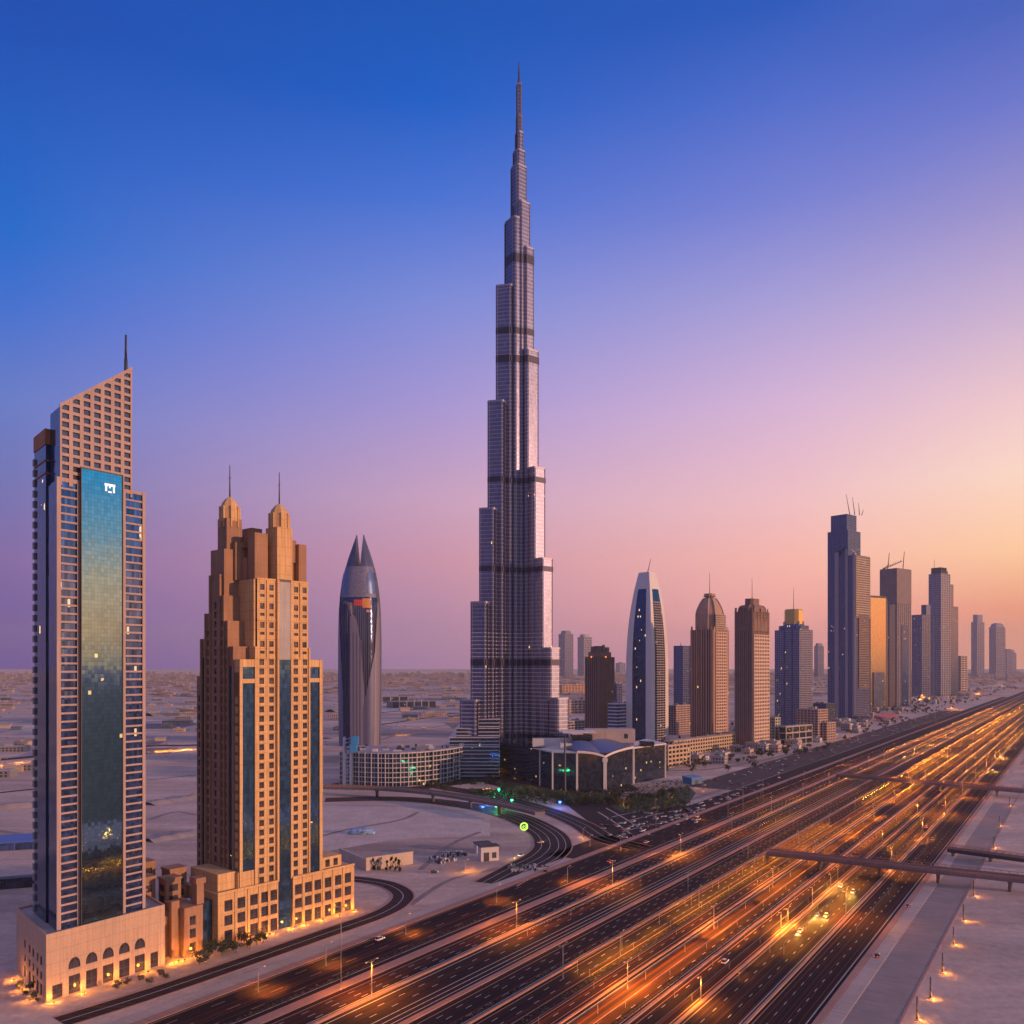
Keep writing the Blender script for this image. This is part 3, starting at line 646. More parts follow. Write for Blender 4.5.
for a, b, c, d in upL + upR: up.face([(TX + a, .45, c), (TX + b, .45, c), (TX + b, .45, d), (TX + a, .45, d)])
tag(up.build('upper_window', WIN, B), kind='stuff')
# annex left of the podium: stepped blocks with dark arched niches
ax = MB(B1, B2); ax.holes((-17, -4), (-8.5, -4), 0, 21, [(2.4, 5.2, 1.5, 5.5), (2.4, 5.2, 7.5, 11.5), (2.4, 5.2, 13, 17)], .5)
ax.box(-17, -8.5, -3.3, 14, 0, 20.9); ax.box(-10.5, -7.2, -2.5, 2, 21, 32); ax.box(-11.2, -6.6, -3.1, 2.6, 30, 32.4)
ax.holes((-27, 2), (-17.2, 2), 0, 17.5, [(3, 7.5, .5, 14, 3.5)], 1.2); ax.box(-27, -17.2, 3.3, 20, 0, 17.4); ax.box(-21, -17.4, -.5, 1.8, 0, 24)
for i, (a, b, w, h) in enumerate(((-33, 14, 8, 27), (-24, 22, 7, 30), (-15, 16, 7, 29), (-30, 28, 9, 33), (-20, 34, 9, 34), (-9, 24, 8, 31), (-38, 24, 7, 22))):
    ax.box(a, a + w, b, b + w, 0, h); ax.box(a - .4, a + w + .4, b - .4, b + w + .4, h, h + 1)
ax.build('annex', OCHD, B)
an2 = MB(B1, B2); an2.box(-8.4, -.1, 3, 14, 0, 20); an2.build('annex_glass', BG, B)
an3 = MB(B1, B2)
for i, (a, b, w, h) in enumerate(((-33, 14, 8, 27), (-24, 22, 7, 30), (-15, 16, 7, 29), (-30, 28, 9, 33), (-20, 34, 9, 34), (-9, 24, 8, 31), (-38, 24, 7, 22))):
    for z in range(4, int(h) - 3, 5):
        an3.box(a - .06, a, b + 1.5, b + w - 1.5, z, z + 3); an3.box(a + 1.5, a + w - 1.5, b - .06, b, z, z + 3)
tag(an3.build('annex_window', WIN, B), kind='stuff')
pane_set(B, [WIN, MAT['dark']], [(2.4, 5.2, 1.5, 5.5), (2.4, 5.2, 7.5, 11.5), (2.4, 5.2, 13, 17)], 'podium_window', B1, B2, (-17, -4), (1, 0), .42)

# ================================================================ the supertall stepped spire tower
DB = 1018.0; S = DB / F
T = thing('skyscraper', 'immensely tall silver stepped tower tapering to a needle spire', 'tower', (Xat(517, DB), DB, 0))
BG1 = glass('silver_blue_glass', (.155, .165, .30), 1.4, 4.6, .0007, .36, .8, .03, .65, bright=.25)
BSP = plain('silver_spandrel', (.31, .29, .38), .5, .6, var=.06, scale=.05)
BDK = plain('dark_louvre_and_shade', (.03, .03, .07), .45, .4, var=.1)
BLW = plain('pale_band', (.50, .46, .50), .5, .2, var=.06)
BFIN = plain('silver_fin', (.40, .35, .40), .4, .6, var=.05)
MECH = [(606, 616), (521, 528), (487, 495), (343, 349), (237, 243), (127, 134), (41, 46)]
ti = 0
def tube(l, r, z1, fwd, rot, dep=None, name='tower_tube', fh=4.6, n=4, corner=.14):
    global ti; ti += 1; e = .003 * ti
    w = (r - l) * S / (1 if rot % 90 == 0 else (abs(math.cos(rad(rot))) + abs(math.sin(rad(rot))) * (dep or 1) - corner * .45 * abs(math.sin(rad(2 * rot)))))
    cx = ((l + r) / 2 - 517) * S; d = w * (dep or 1); rr = corner * min(w, d)
    def pts(g):
        out = []
        for sx, sy, a0 in ((1, -1, -90), (1, 1, 0), (-1, 1, 90), (-1, -1, 180)):
            for k in range(n + 1):
                a = rad(a0 + 90 * k / n); x = sx * (w / 2 - rr) + (rr + g) * math.cos(a); y = sy * (d / 2 - rr) + (rr + g) * math.sin(a)
                out.append((cx + x * math.cos(rad(rot)) - y * math.sin(rad(rot)), -fwd + x * math.sin(rad(rot)) + y * math.cos(rad(rot))))
        return out
    g = MB(); g.prism(pts(0), 0, z1 - .6, 0); o = g.build(name, [BG1], T)
    for f in o.data.polygons: f.use_smooth = False
    s = MB(); P = pts(.14); k = 0
    while fh * (k + 1) < z1 - 3:
        z = fh * k + 3.2 + e
        if not any(a - 2 < z < b for a, b in MECH): s.prism(P, z, z + 1.0, 1 if z < 165 else 0)
        k += 1
    s.prism(pts(.4), z1 - 2.2, z1, 0); s.build('floor_bands', [BSP, BLW], o)
    v = MB(); Q = pts(.34)
    for i in range(0, len(Q), n + 1):      # bright fin at every rounded corner and along the faces
        for f in (0, 1.0):
            a = Q[i + n]; b = Q[(i + n + 1) % len(Q)]; x, y = a[0] + (b[0] - a[0]) * f, a[1] + (b[1] - a[1]) * f
            v.box(x - .22, x + .22, y - .22, y + .22, e, z1 - 1)
    v.build('fin', BFIN, o)
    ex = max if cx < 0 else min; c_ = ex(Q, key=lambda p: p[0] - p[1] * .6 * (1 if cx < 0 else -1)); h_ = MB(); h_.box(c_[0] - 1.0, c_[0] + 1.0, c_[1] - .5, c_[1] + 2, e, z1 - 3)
    if z1 > 60: h_.build('groove_shade_bar', BDK, o)  # solid dark bar stands in for the shade between tubes
    for a, b in MECH:
        if b < z1 - 1: m = MB(); m.prism(pts(.55), a + e, b + e, 0); m.build('louvre_band', BDK, o)
LT = [(496, 515, 579), (488, 507, 439), (480, 498, 311), (472, 491, 201), (462, 482, 88)]
RT = [(518, 539, 503), (525, 545.3, 361), (533, 552.3, 253), (541, 559.3, 148), (547, 567, 90)]
for i, (l, r, z) in enumerate(LT): tube(l, r, z, 2 + 9 * i, -14, .9)
for i, (l, r, z) in enumerate(RT): tube(l, r, z, 0 + 8.5 * i, 38, .9)
tube(504.5, 530, 660, -3, 33, .95); tube(513, 530.5, 680, -1, 38, .95); tube(520, 534, 626, 0, 38, .9)
tube(511, 527, 726, -4, 38, .9); tube(513.3, 525.3, 745, -4, 38, .9); tube(515.6, 523.3, 768, -4, 38); tube(516.6, 522.4, 788, -4, 38)
tube(517.2, 521.5, 826, -4, 0); tube(507, 521, 500, -1, -8, .9); tube(513, 522, 470, 3, 40, .8)
sp = MB(); c = ((519 - 517) * S, 4); sp.bar((*c, 824), (*c, 838), 1.5, 1.1, 8); sp.bar((*c, 838), (*c, 852), 1.0, .6, 8); sp.build('spire', MAT['dark'], T)
# terraced decks at the foot, left side
tr = MB(); tg = MB()
for i, (l, r, z, f) in enumerate(((440, 500, 24, 44), (447, 500, 34, 38), (452, 500, 44, 32), (458, 500, 54, 26), (464, 500, 64, 22))):
    x0, x1 = (l - 517) * S, (r - 517) * S
    z0 = 0 if i == 0 else z - 10
    tg.box(x0 + 1, x1, -f + 1 - 22, 24, z0, z - .5)
    for q in range(int(z0), int(z), 4): tr.box(x0, x1 + .5, -f - 22, 25, q + 2.4 + .01 * i, q + 3.5 + .01 * i)
tg.build('podium_glazing', NAVY, T); tr.build('podium_decks', BLW, T)

# ================================================================ the pointed petal tower
DL = 1372.0; SL = DL / F
L = thing('petal_tower', 'pointed dark tower of curved petals with two horns at its tip', 'tower', (Xat(360.3, DL), DL, 0))
LD = glass('dusky_glass', (.05, .07, .17), 2.0, 4.0, 0, .14, .85, .04, .7, bright=.3)
LF = plain('petal_metal', (.085, .095, .19), .5, .4, var=.12); LP = plain('pale_petal_metal', (.27, .23, .29), .5, .35, var=.08); LB = plain('blue_petal_metal', (.16, .20, .36), .3, .7)
PR_ = [(0, 31.5), (30, 32.6), (90, 33.2), (170, 33.2), (215, 32.2), (240, 30.4), (262, 27.6), (280, 24), (296, 20), (310, 15.5), (322, 11.4), (332, 8), (338, 6.3)]
def prof(z):
    for (a, r0), (b, r1) in zip(PR_, PR_[1:]):
        if z <= b: return r0 + (r1 - r0) * (z - a) / (b - a)
    return PR_[-1][1]
def sq(th, R, p=2.6):
    c, s = math.cos(th), math.sin(th); k = (abs(c) ** p + abs(s) ** p) ** (-1 / p); return R * k * c, R * k * s
b = MB(); zs = [z for z in range(0, 292, 6)]; NT = 48
b.loft([[(*sq(2 * math.pi * i / NT, prof(z) - .8), z) for i in range(NT)] for z in zs]); b.build('tower_body', LD, L)
for sg in (-1, 1):
    h = MB(); rings = []
    for z in (284, 292, 300, 308, 316, 324, 330, 335, 338.5):
        R_ = prof(z); gap = min(3.4 + 2.4 * (z - 284) / 54, R_ - .4); ring = []
        for i in range(13):
            th = -math.pi / 2 + math.pi * i / 12; x, y = sq(th, R_); x = max(x, gap); ring.append((sg * x, (y if sg > 0 else y), z))
        rings.append(ring if sg > 0 else ring[::-1])
    h.loft(rings, 0, sm=False); h.build('horn', LF, L)
nc = MB(); nc.box(-5.2, 5.2, -prof(280) + 2, prof(280) - 2, 270, 287); nc.build('notch_floor', MAT['dark'], L)
cl = MB(); 
for k in range(-6, 7): cl.box(-28, 28, 0, 0, 0, 0) if False else None
def petal(t0, t1, ztop, mat, off, name='petal', n=14, zb=0):
    m = MB(); NZ = 34; out = []
    for j in range(NZ + 1):
        row = []
        for i in range(n + 1):
            th = rad(t0 + (t1 - t0) * i / n); zz = zb + (ztop(i / n) - zb) * j / NZ; row.append((*sq(th, prof(zz) + off), zz))
        out.append(row)
    m.loft(out, 0, cap=False, closed=False)
    inn = [[(*sq(rad(t0 + (t1 - t0) * i / n), prof(p[2]) - .6), p[2]) for i, p in enumerate(r)] for r in out]
    m.loft([[out[j][0], inn[j][0]] for j in range(NZ + 1)], 0, cap=False, closed=False, sm=False); m.loft([[inn[j][-1], out[j][-1]] for j in range(NZ + 1)], 0, cap=False, closed=False, sm=False)
    m.loft([[out[-1][i], inn[-1][i]] for i in range(n + 1)], 0, cap=False, closed=False, sm=False)
    return m.build(name, mat, L)
petal(150, 206, lambda s: 285, LF, .3)
petal(204, 232, lambda s: 226 - 140 * s ** 1.6, LB, .6)
petal(252, 290, lambda s: 205 - 120 * s ** 3 + 6 * math.sin(3.1 * s), LP, .9)
petal(286, 318, lambda s: 60 + 90 * s, LF, .9)
petal(316, 340, lambda s: 120 + 110 * math.sin(math.pi / 2 * s) ** .8, LP, .7)
petal(336, 390, lambda s: 285, LF, .3)
petal(60, 130, lambda s: 150 + 70 * math.sin(3.14 * s), LF, 1.2); petal(195, 345, lambda s: 286, plain('shell_metal', (.20, .20, .29), .6, .2, var=.25, scale=.3), .05, 'upper_shell', zb=236)
for t0, t1 in ((206, 240), (300, 336)): petal(t0, t1, lambda s: 283 - 30 * abs(s - .5), LB, .25, 'shell_panel', n=6, zb=242)
fi = MB()
for k in range(200, 345, 5):
    for z in range(0, 228, 12):
        p, q = sq(rad(k), prof(z) + .2), sq(rad(k), prof(z + 12) + .2); fi.bar((*p, z), (*q, z + 12), .32, None, 4)
for k in (184, 192, 200, 208, 332, 340, 348, 356):
    for z in range(0, 276, 12):
        p, q = sq(rad(k), prof(z) + .5), sq(rad(k), prof(z + 12) + .5); fi.bar((*p, z), (*q, z + 12), .5, None, 4)
for dth, zt, r in ((258, 200, 1), (266, 200, 1), (274, 190, 1), (282, 180, 1)):
    for z in range(0, zt - 20, 12):
        p, q = sq(rad(dth), prof(z) + 1.9), sq(rad(dth), prof(z + 12) + 1.9); fi.bar((*p, z), (*q, z + 12), .4, None, 4)
fi.build('rib', LF, L)
RED = plain('red_reflection', (.62, .07, .05), .4); ORG = plain('orange_reflection', (.66, .26, .08), .4)  # red and orange patches painted for an artwork's reflection
def panel(t0, t1, z0, z1, mat):
    m = MB(); m.loft([[(*sq(rad(t0 + (t1 - t0) * i / 6), prof(z) + .7), z) for i in range(7)] for z in (z0, (z0 + z1) / 2, z1)], cap=False, closed=False); m.build('painted_reflection', mat, L)
panel(262, 286, 222, 232, RED); panel(286, 308, 219, 234, ORG); panel(296, 304, 212, 216, ORG)
fa_ = MB()
for k, t in enumerate((236, 241, 246, 251, 256)): p, q = sq(rad(t), prof(226) + .8), sq(rad(258), prof(206) + .8); fa_.bar((*p, 230 - k), (*q, 204), .55, .3, 5)
fa_.build('fan_ribs', LP, L)
# ================================================================ curved ring building
RG = glass('office_glass', (.07, .09, .14), 2.0, 2.6, .008, .10, .6, .04, .7, lits=.9)
RF = plain('pale_frame', (.62, .56, .56), .55, var=.08)
E = thing('ring_building', 'curved low office building with a white grid front below the petal tower', 'building', G(400, 787))
o0 = G(400, 787); fr_ = spline([G(x, y) - o0 for x, y in ((340, 784.5), (365, 786.5), (400, 787), (440, 783), (470, 776), (497, 768))], 5)
bk = [p + Vector((10, 70, 0)) for p in fr_]
foot = [(p.x, p.y) for p in fr_] + [(p.x, p.y) for p in reversed(bk)]; HE = 35
m = MB(); m.prism(foot, 0, HE - .3); m.build('glazing', RG, E)
m = MB(); fp_ = [(p.x, p.y) for p in fr_]
for i in range(len(fp_) - 1):
    m.grid(fp_[i], fp_[i + 1], 0, HE, 0, 5.0, 0, .8, .9, sd=.9 + .02 * (i % 2), end=False)
    L_ = math.hypot(fp_[i + 1][0] - fp_[i][0], fp_[i + 1][1] - fp_[i][1])
    m.obox(fp_[i], fp_[i + 1], 0, .7, 0, 1.3, 0, HE + .5); m.obox(fp_[i], fp_[i + 1], L_ / 2 - .15, L_ / 2 + .15, 0, .7, 0, HE)
m.build('front_grid', RF, E)
m = MB(); m.prism(foot, HE - .2, HE + .8, 0); m.build('roof', plain('roof_gravel', (.40, .33, .33), .9, var=.3, scale=.08), E)
m = MB()
for i in range(46):
    k = RND.randint(1, len(fr_) - 2); f = .08 + .85 * RND.random(); p = fr_[k].lerp(bk[k], f); w, d, h = RND.uniform(2, 9), RND.uniform(2, 6), RND.uniform(1, 3.2)
    m.box(p.x - w / 2, p.x + w / 2, p.y - d / 2, p.y + d / 2, HE + .81, HE + h + .8, RND.choice((0, 1, 2)))
tag(m.build('roof_plant', [MAT['grey'], RF, MAT['dark']], E), kind='stuff')
# blue hoist tower beside it
p = G(347, 787); hs_ = thing('hoist_tower', 'slim blue grey construction hoist with bright blue cabins beside the petal tower', 'hoist', p)
m = MB(); 
for x in (-3.4, 3.4):
    for y in (0, 6.8): m.box(x - .7, x + .7, y - .7, y + .7, 0, 52)
for z in range(0, 52, 4):
    m.box(-3.4, 3.4, -.3, .3, z + 2, z + 2.7); m.bar((-3.4, 0, z), (3.4, 0, z + 4), .35, None, 4)
    m.box(-3.7, -3.1, 0, 6.8, z + 2, z + 2.7)
m.build('lattice', plain('blue_grey_steel', (.22, .29, .48), .5, .2), hs_)
for dx, z, w in ((3.5, 44, 5), (5, 52, 4.6)):
    m = MB(); m.box(dx, dx + 7, -w / 2, w / 2, z - 7, z); m.box(dx - .3, dx + 7.3, -w / 2 - .3, w / 2 + .3, z, z + .8); m.box(dx + 1, dx + 6, -w / 2 - .1, -w / 2, z - 4.5, z - 1.5); m.build('cabin', plain('bright_blue_panel', (.05, .30, .62), .4), hs_)

# ================================================================ glass hall with the twin vaults
Fh = thing('glass_hall', 'low glass hall with white arched frames and dark twin vaults on its roof', 'building', G(605, 790)); o0 = G(605, 790)
pts = [(p.x, p.y) for p in (G(x, y) - o0 for x, y in ((539.8, 785.5), (552.5, 789.6), (577, 790.6), (605, 790), (633.6, 783.8), (665.3, 777.5)))]
back = (DV[0] * 80 + 20, DV[1] * 80 + 60)
HG = glass('hall_glass', (.07, .09, .15), 2.4, 2.4, .008, .08, .6, .03, .9, lits=.8, lw=.2); HF = plain('hall_white_frame', (.70, .62, .60), .5, var=.06); HV = plain('vault_metal', (.13, .15, .24), .4, .5, var=.1)
HH = 38.0; ft = pts + [(x + back[0], y + back[1]) for x, y in (pts[-1], pts[0])]
m = MB(); m.prism(ft, 0, HH - .5); m.build('glazing', HG, Fh)
m = MB(); m.prism([(x * 1.01, y - .9) for x, y in pts[:3]] + [(pts[2][0], pts[2][1] + 45), (pts[0][0] + 30, pts[0][1] + 60)], HH - .4, HH + 1.0); m.prism([(pts[4][0], pts[4][1] - .9), (pts[5][0] + 1, pts[5][1] - .9), (pts[5][0] - 12, pts[5][1] + 60), (pts[4][0], pts[4][1] + 50)], HH - .4, HH + 1.0)
m.prism([(pts[2][0] + .2, pts[2][1] + 6), (pts[4][0] - .2, pts[4][1] + 6), (pts[4][0] - .2, pts[4][1] + 49), (pts[2][0] + .2, pts[2][1] + 44)], HH - .3, HH + .2)
m.build('roof', HF, Fh)
m = MB(); gd = MB()
def arch_z(s): return 30.5 + 7.5 * math.sin(math.pi * (.06 + .94 * s) / 2) ** .55     # rises from the shared column outwards
for k, (a, b) in enumerate(((3, 2), (3, 4))):
    A_, B_ = pts[a], pts[b]; L_ = math.hypot(B_[0] - A_[0], B_[1] - A_[1]); ns = 14
    q = lambda s: (A_[0] + (B_[0] - A_[0]) * s, A_[1] + (B_[1] - A_[1]) * s)
    for i in range(ns):
        s0, s1 = i / ns, (i + 1) / ns
        (x0, y0), (x1, y1) = q(s0), q(s1); z0, z1 = arch_z(s0), arch_z(s1); f = -1.4
        quad = [(x0, y0 + f, z0), (x1, y1 + f, z1), (x1, y1 + f, z1 + 2.2), (x0, y0 + f, z0 + 2.2)]
        m.face(quad if k else quad[::-1])
        m.face([(x0, y0 + f, z0), (x0, y0, z0), (x1, y1, z1), (x1, y1 + f, z1)]); m.face([(x0, y0 + f, z0 + 2.2), (x1, y1 + f, z1 + 2.2), (x1, y1 + 1, z1 + 2.2), (x0, y0 + 1, z0 + 2.2)])
for (x, y), w in zip(pts, (.7, .8, 1.0, 1.7, 1.0, .8)):
    m.box(x - w, x + w, y - 1.3, y + .2, 0, HH - .45 if w < 1.5 else 31.5)
m.box(pts[3][0] - 2.6, pts[3][0] + 2.6, pts[3][1] - 1.25, pts[3][1] + .2, 28.5, 32.5)
m.box(pts[1][0] - .5, pts[1][0] + .5, pts[1][1] - 1.6, pts[1][1], 0, HH)
m.build('arch_frame', HF, Fh)
v = MB(); 
for k, (a, b) in enumerate(((3, 2), (3, 4))):
    A_, B_ = pts[a], pts[b]; rows = []
    for j in range(7):
        r = j / 6; row = []
        for i in range(17):
            s = i / 16; x, y = A_[0] + (B_[0] - A_[0]) * s, A_[1] + (B_[1] - A_[1]) * s
            row.append((x + DV[0] * 26 * r + 8 * r, y + 34 * r + .8, arch_z(s) + 1.6 + (12 * r * (1 - .75 * s)) + 1.2 * math.sin(math.pi * s)))
        rows.append(row)
    v.loft(rows, 0, cap=False, closed=False)
v.build('vault', HV, Fh)
m = MB()
cx, cy = pts[3]
m.box(cx - 14, cx + 42, cy + 78, cy + 96, HH, 56, 0); m.box(cx - 30, cx - 8, cy + 50, cy + 75, HH, 52, 2); m.box(cx - 40, cx - 4, cy + 48, cy + 80, 54, 55.2, 1); m.box(cx + 30, cx + 34, cy + 77.8, cy + 78, 46, 51, 2)
m.box(cx - 44, cx - 32, cy + 22, cy + 36, HH + 1, 45, 1); m.box(cx + 44, cx + 60, cy + 58, cy + 70, HH + 1, 44, 3); m.box(cx - 72, cx - 30, cy + 62, cy + 74, HH, 47, 1)
m.build('roof_block', [stone('roof_pink', (.56, .44, .40), joint=None), HF, RG, NAVY], Fh)
p = G(565, 792); mp = thing('column_mast', 'thick dark lone column in front of the glass hall', 'column', p); m = MB(); m.loft([[(r * math.cos(k * .785), r * math.sin(k * .785), z) for k in range(8)] for z, r in ((0, 1.6), (2, 1.2), (54, .9), (56, .3))]); m.build('shaft', MAT['dark'], mp); m = MB(); m.box(-2.2, 2.2, -2.2, 2.2, 0, .8); m.build('base', MAT['concrete'], mp)

# ================================================================ towers of the right-hand skyline
def block(pl, pc, pr, by, deg):      # corner facing the camera at column pc, left edge pl, right edge pr, foot at row by
    e1, e2 = basis(deg); p0 = G(pc, by); return p0, e1, e2, reach(p0, e1, pr), reach(p0, e2, pl)
def facades(root, e1, e2, A_, B_, z0, z1, glassm, framem, fh, bay, pw, sh, d=.35, off=(0, 0), names=('glazing', 'facade_grid'), sides=(1, 1)):
    a0, b0 = off
    m = MB(e1, e2); m.box(a0, a0 + A_, b0, b0 + B_, z0, z1); m.build(names[0], glassm, root)
    m = MB(e1, e2); P = [(a0, b0), (a0 + A_, b0), (a0 + A_, b0 + B_), (a0, b0 + B_)]
    for i in range(4):
        s = sides[0] if i in (0, 2) else sides[1]
        if not s: continue
        m.grid(P[i], P[(i + 1) % 4], z0, z1, bay, fh, pw, sh, d)
    m.build(names[1], framem, root)
def prism_part(root, e1, e2, poly, z0, z1, name, mat):
    m = MB(e1, e2); m.prism(poly, z0, z1); return m.build(name, mat, root)
def rot_ring(cx, cy, A_, B_, s, z, ch=.22):
    a, b = A_ / 2 * s, B_ / 2 * s; c = min(a, b) * ch * 2
    return [(cx + x, cy + y, z) for x, y in ((-a + c, -b), (a - c, -b), (a, -b + c), (a, b - c), (a - c, b), (-a + c, b), (-a, b - c), (-a, -b + c))]
def mast(root, x, y, z0, z1, r=.6, lean=0, name='mast', e=None):
    m = MB(); 
    if e: x, y = x * e[0][0] + y * e[1][0], x * e[0][1] + y * e[1][1]
    m.bar((x, y, z0), (x + lean, y, z1), r, r * .4, 5); m.build(name, MAT['dark'], root)
BRN = stone('brown_cladding', (.50, .30, .23), (.44, .27, .21), joint=None); BRND = stone('dark_brown_cladding', (.28, .17, .14), joint=None); BEI = stone('beige_cladding', (.56, .42, .33), joint=None)
DKG = glass('tower_dark_glass', (.09, .09, .14), 1.6, 3.6, .003, .10, .6, .04, .7); BLG = glass('tower_blue_glass', (.10, .16, .38), 1.6, 3.6, .004, .12, .7, .03, .7); BLF = plain('blue_grey_fin', (.12, .125, .23), .55, .2); LGF = plain('light_grey_fin', (.34, .30, .35), .6, .1)
GOLDG = glass('gold_glass', (.66, .48, .30), 1.6, 3.6, 0, .10, .9, .012, .85, bright=.15); PALEB = glass('pale_blue_glass', (.20, .23, .38), 1.8, 3.8, .002, .15, .75, .04, .7)

# white bullet tower
p0, e1, e2, A_, B_ = block(626, 651.5, 668.5, 743, 47); Wt = thing('bullet_tower', 'white bullet shaped tower with dark glass fronts and a leaning mast', 'tower', p0)
zt = Zat(572, p0.y + 25); cx, cy = A_ / 2, B_ / 2
def bprof(z):
    f = z / zt
    if f < .45: return 1.0
    g_ = (f - .45) / .55; return 1 - .10 * g_ - .50 * g_ ** 2.3
def bring(z, sc=1.0, fr=((-1, -.62), (-.62, .5), (.5, 1))):
    s = bprof(z) * sc; a, b = A_ / 2 * s, B_ / 2 * s
    xs = [-1, -.6, .62, .999]; return [(cx + x * a, cy - b, z) for x in xs] + [(cx + a, cy + x * b, z) for x in [-.999, -.6, .62, .999]] + [(cx - x * a, cy + b, z) for x in xs] + [(cx - a, cy - x * b, z) for x in [-.999, -.5, .55, .999]]
zz = [zt * k / 30 for k in range(31)]
WHT = plain('white_cladding', (.74, .68, .66), .42, var=.05, scale=.05)
shell = MB(e1, e2); shell.loft([bring(z) for z in zz], 0, sm=False, mfun=lambda i, k: 0 if i % 4 != 1 or k > 26 or k < 0 else 1)
shell.build('tower_body', [WHT, glass('bullet_glass', (.05, .09, .20), 1.6, 3.6, .006, .08, .8, .02, .6)], Wt)
m = MB(e1, e2)
for i in range(56):      # pale balcony bands on the lit front
    z = 4 + i * zt * .82 / 56
    s = bprof(z); a, b = A_ / 2 * s, B_ / 2 * s; m.box(cx - .6 * a, cx + .62 * a, cy - b - .5, cy - b + .2, z, z + 1.5)
for f in (-.3, 0, .32):
    for k in range(25):
        z0_, z1_ = zt * .82 * k / 25, zt * .82 * (k + 1) / 25; b = B_ / 2 * bprof(z0_)
        m.box(cx + f * A_ / 2 * bprof(z0_) - .5, cx + f * A_ / 2 * bprof(z0_) + .5, cy - b - .8, cy - b + .5, z0_, z1_)
m.build('balcony_bands', plain('band_grey', (.33, .29, .32), .5), Wt)
m = MB(e1, e2)
for k in range(30):
    z0_, z1_ = zz[k], zz[k + 1]
    for (fx_, fy_) in ((-1, -1),):
        a0, a1 = A_ / 2 * bprof(z0_), A_ / 2 * bprof(z1_); b0, b1 = B_ / 2 * bprof(z0_), B_ / 2 * bprof(z1_)
        m.face([(cx - a0 - .6, cy - b0 - .6, z0_), (cx - a0 + 5, cy - b0 - .6, z0_), (cx - a1 + 5, cy - b1 - .6, z1_), (cx - a1 - .6, cy - b1 - .6, z1_)])
        m.face([(cx - a0 - .6, cy - b0 + 5, z0_), (cx - a0 - .6, cy - b0 - .6, z0_), (cx - a1 - .6, cy - b1 - .6, z1_), (cx - a1 - .6, cy - b1 + 5, z1_)])
m.build('corner_rib', WHT, Wt); mast(Wt, cx, cy, zt - 2, zt + 24, .8, 6, e=(e1, e2))

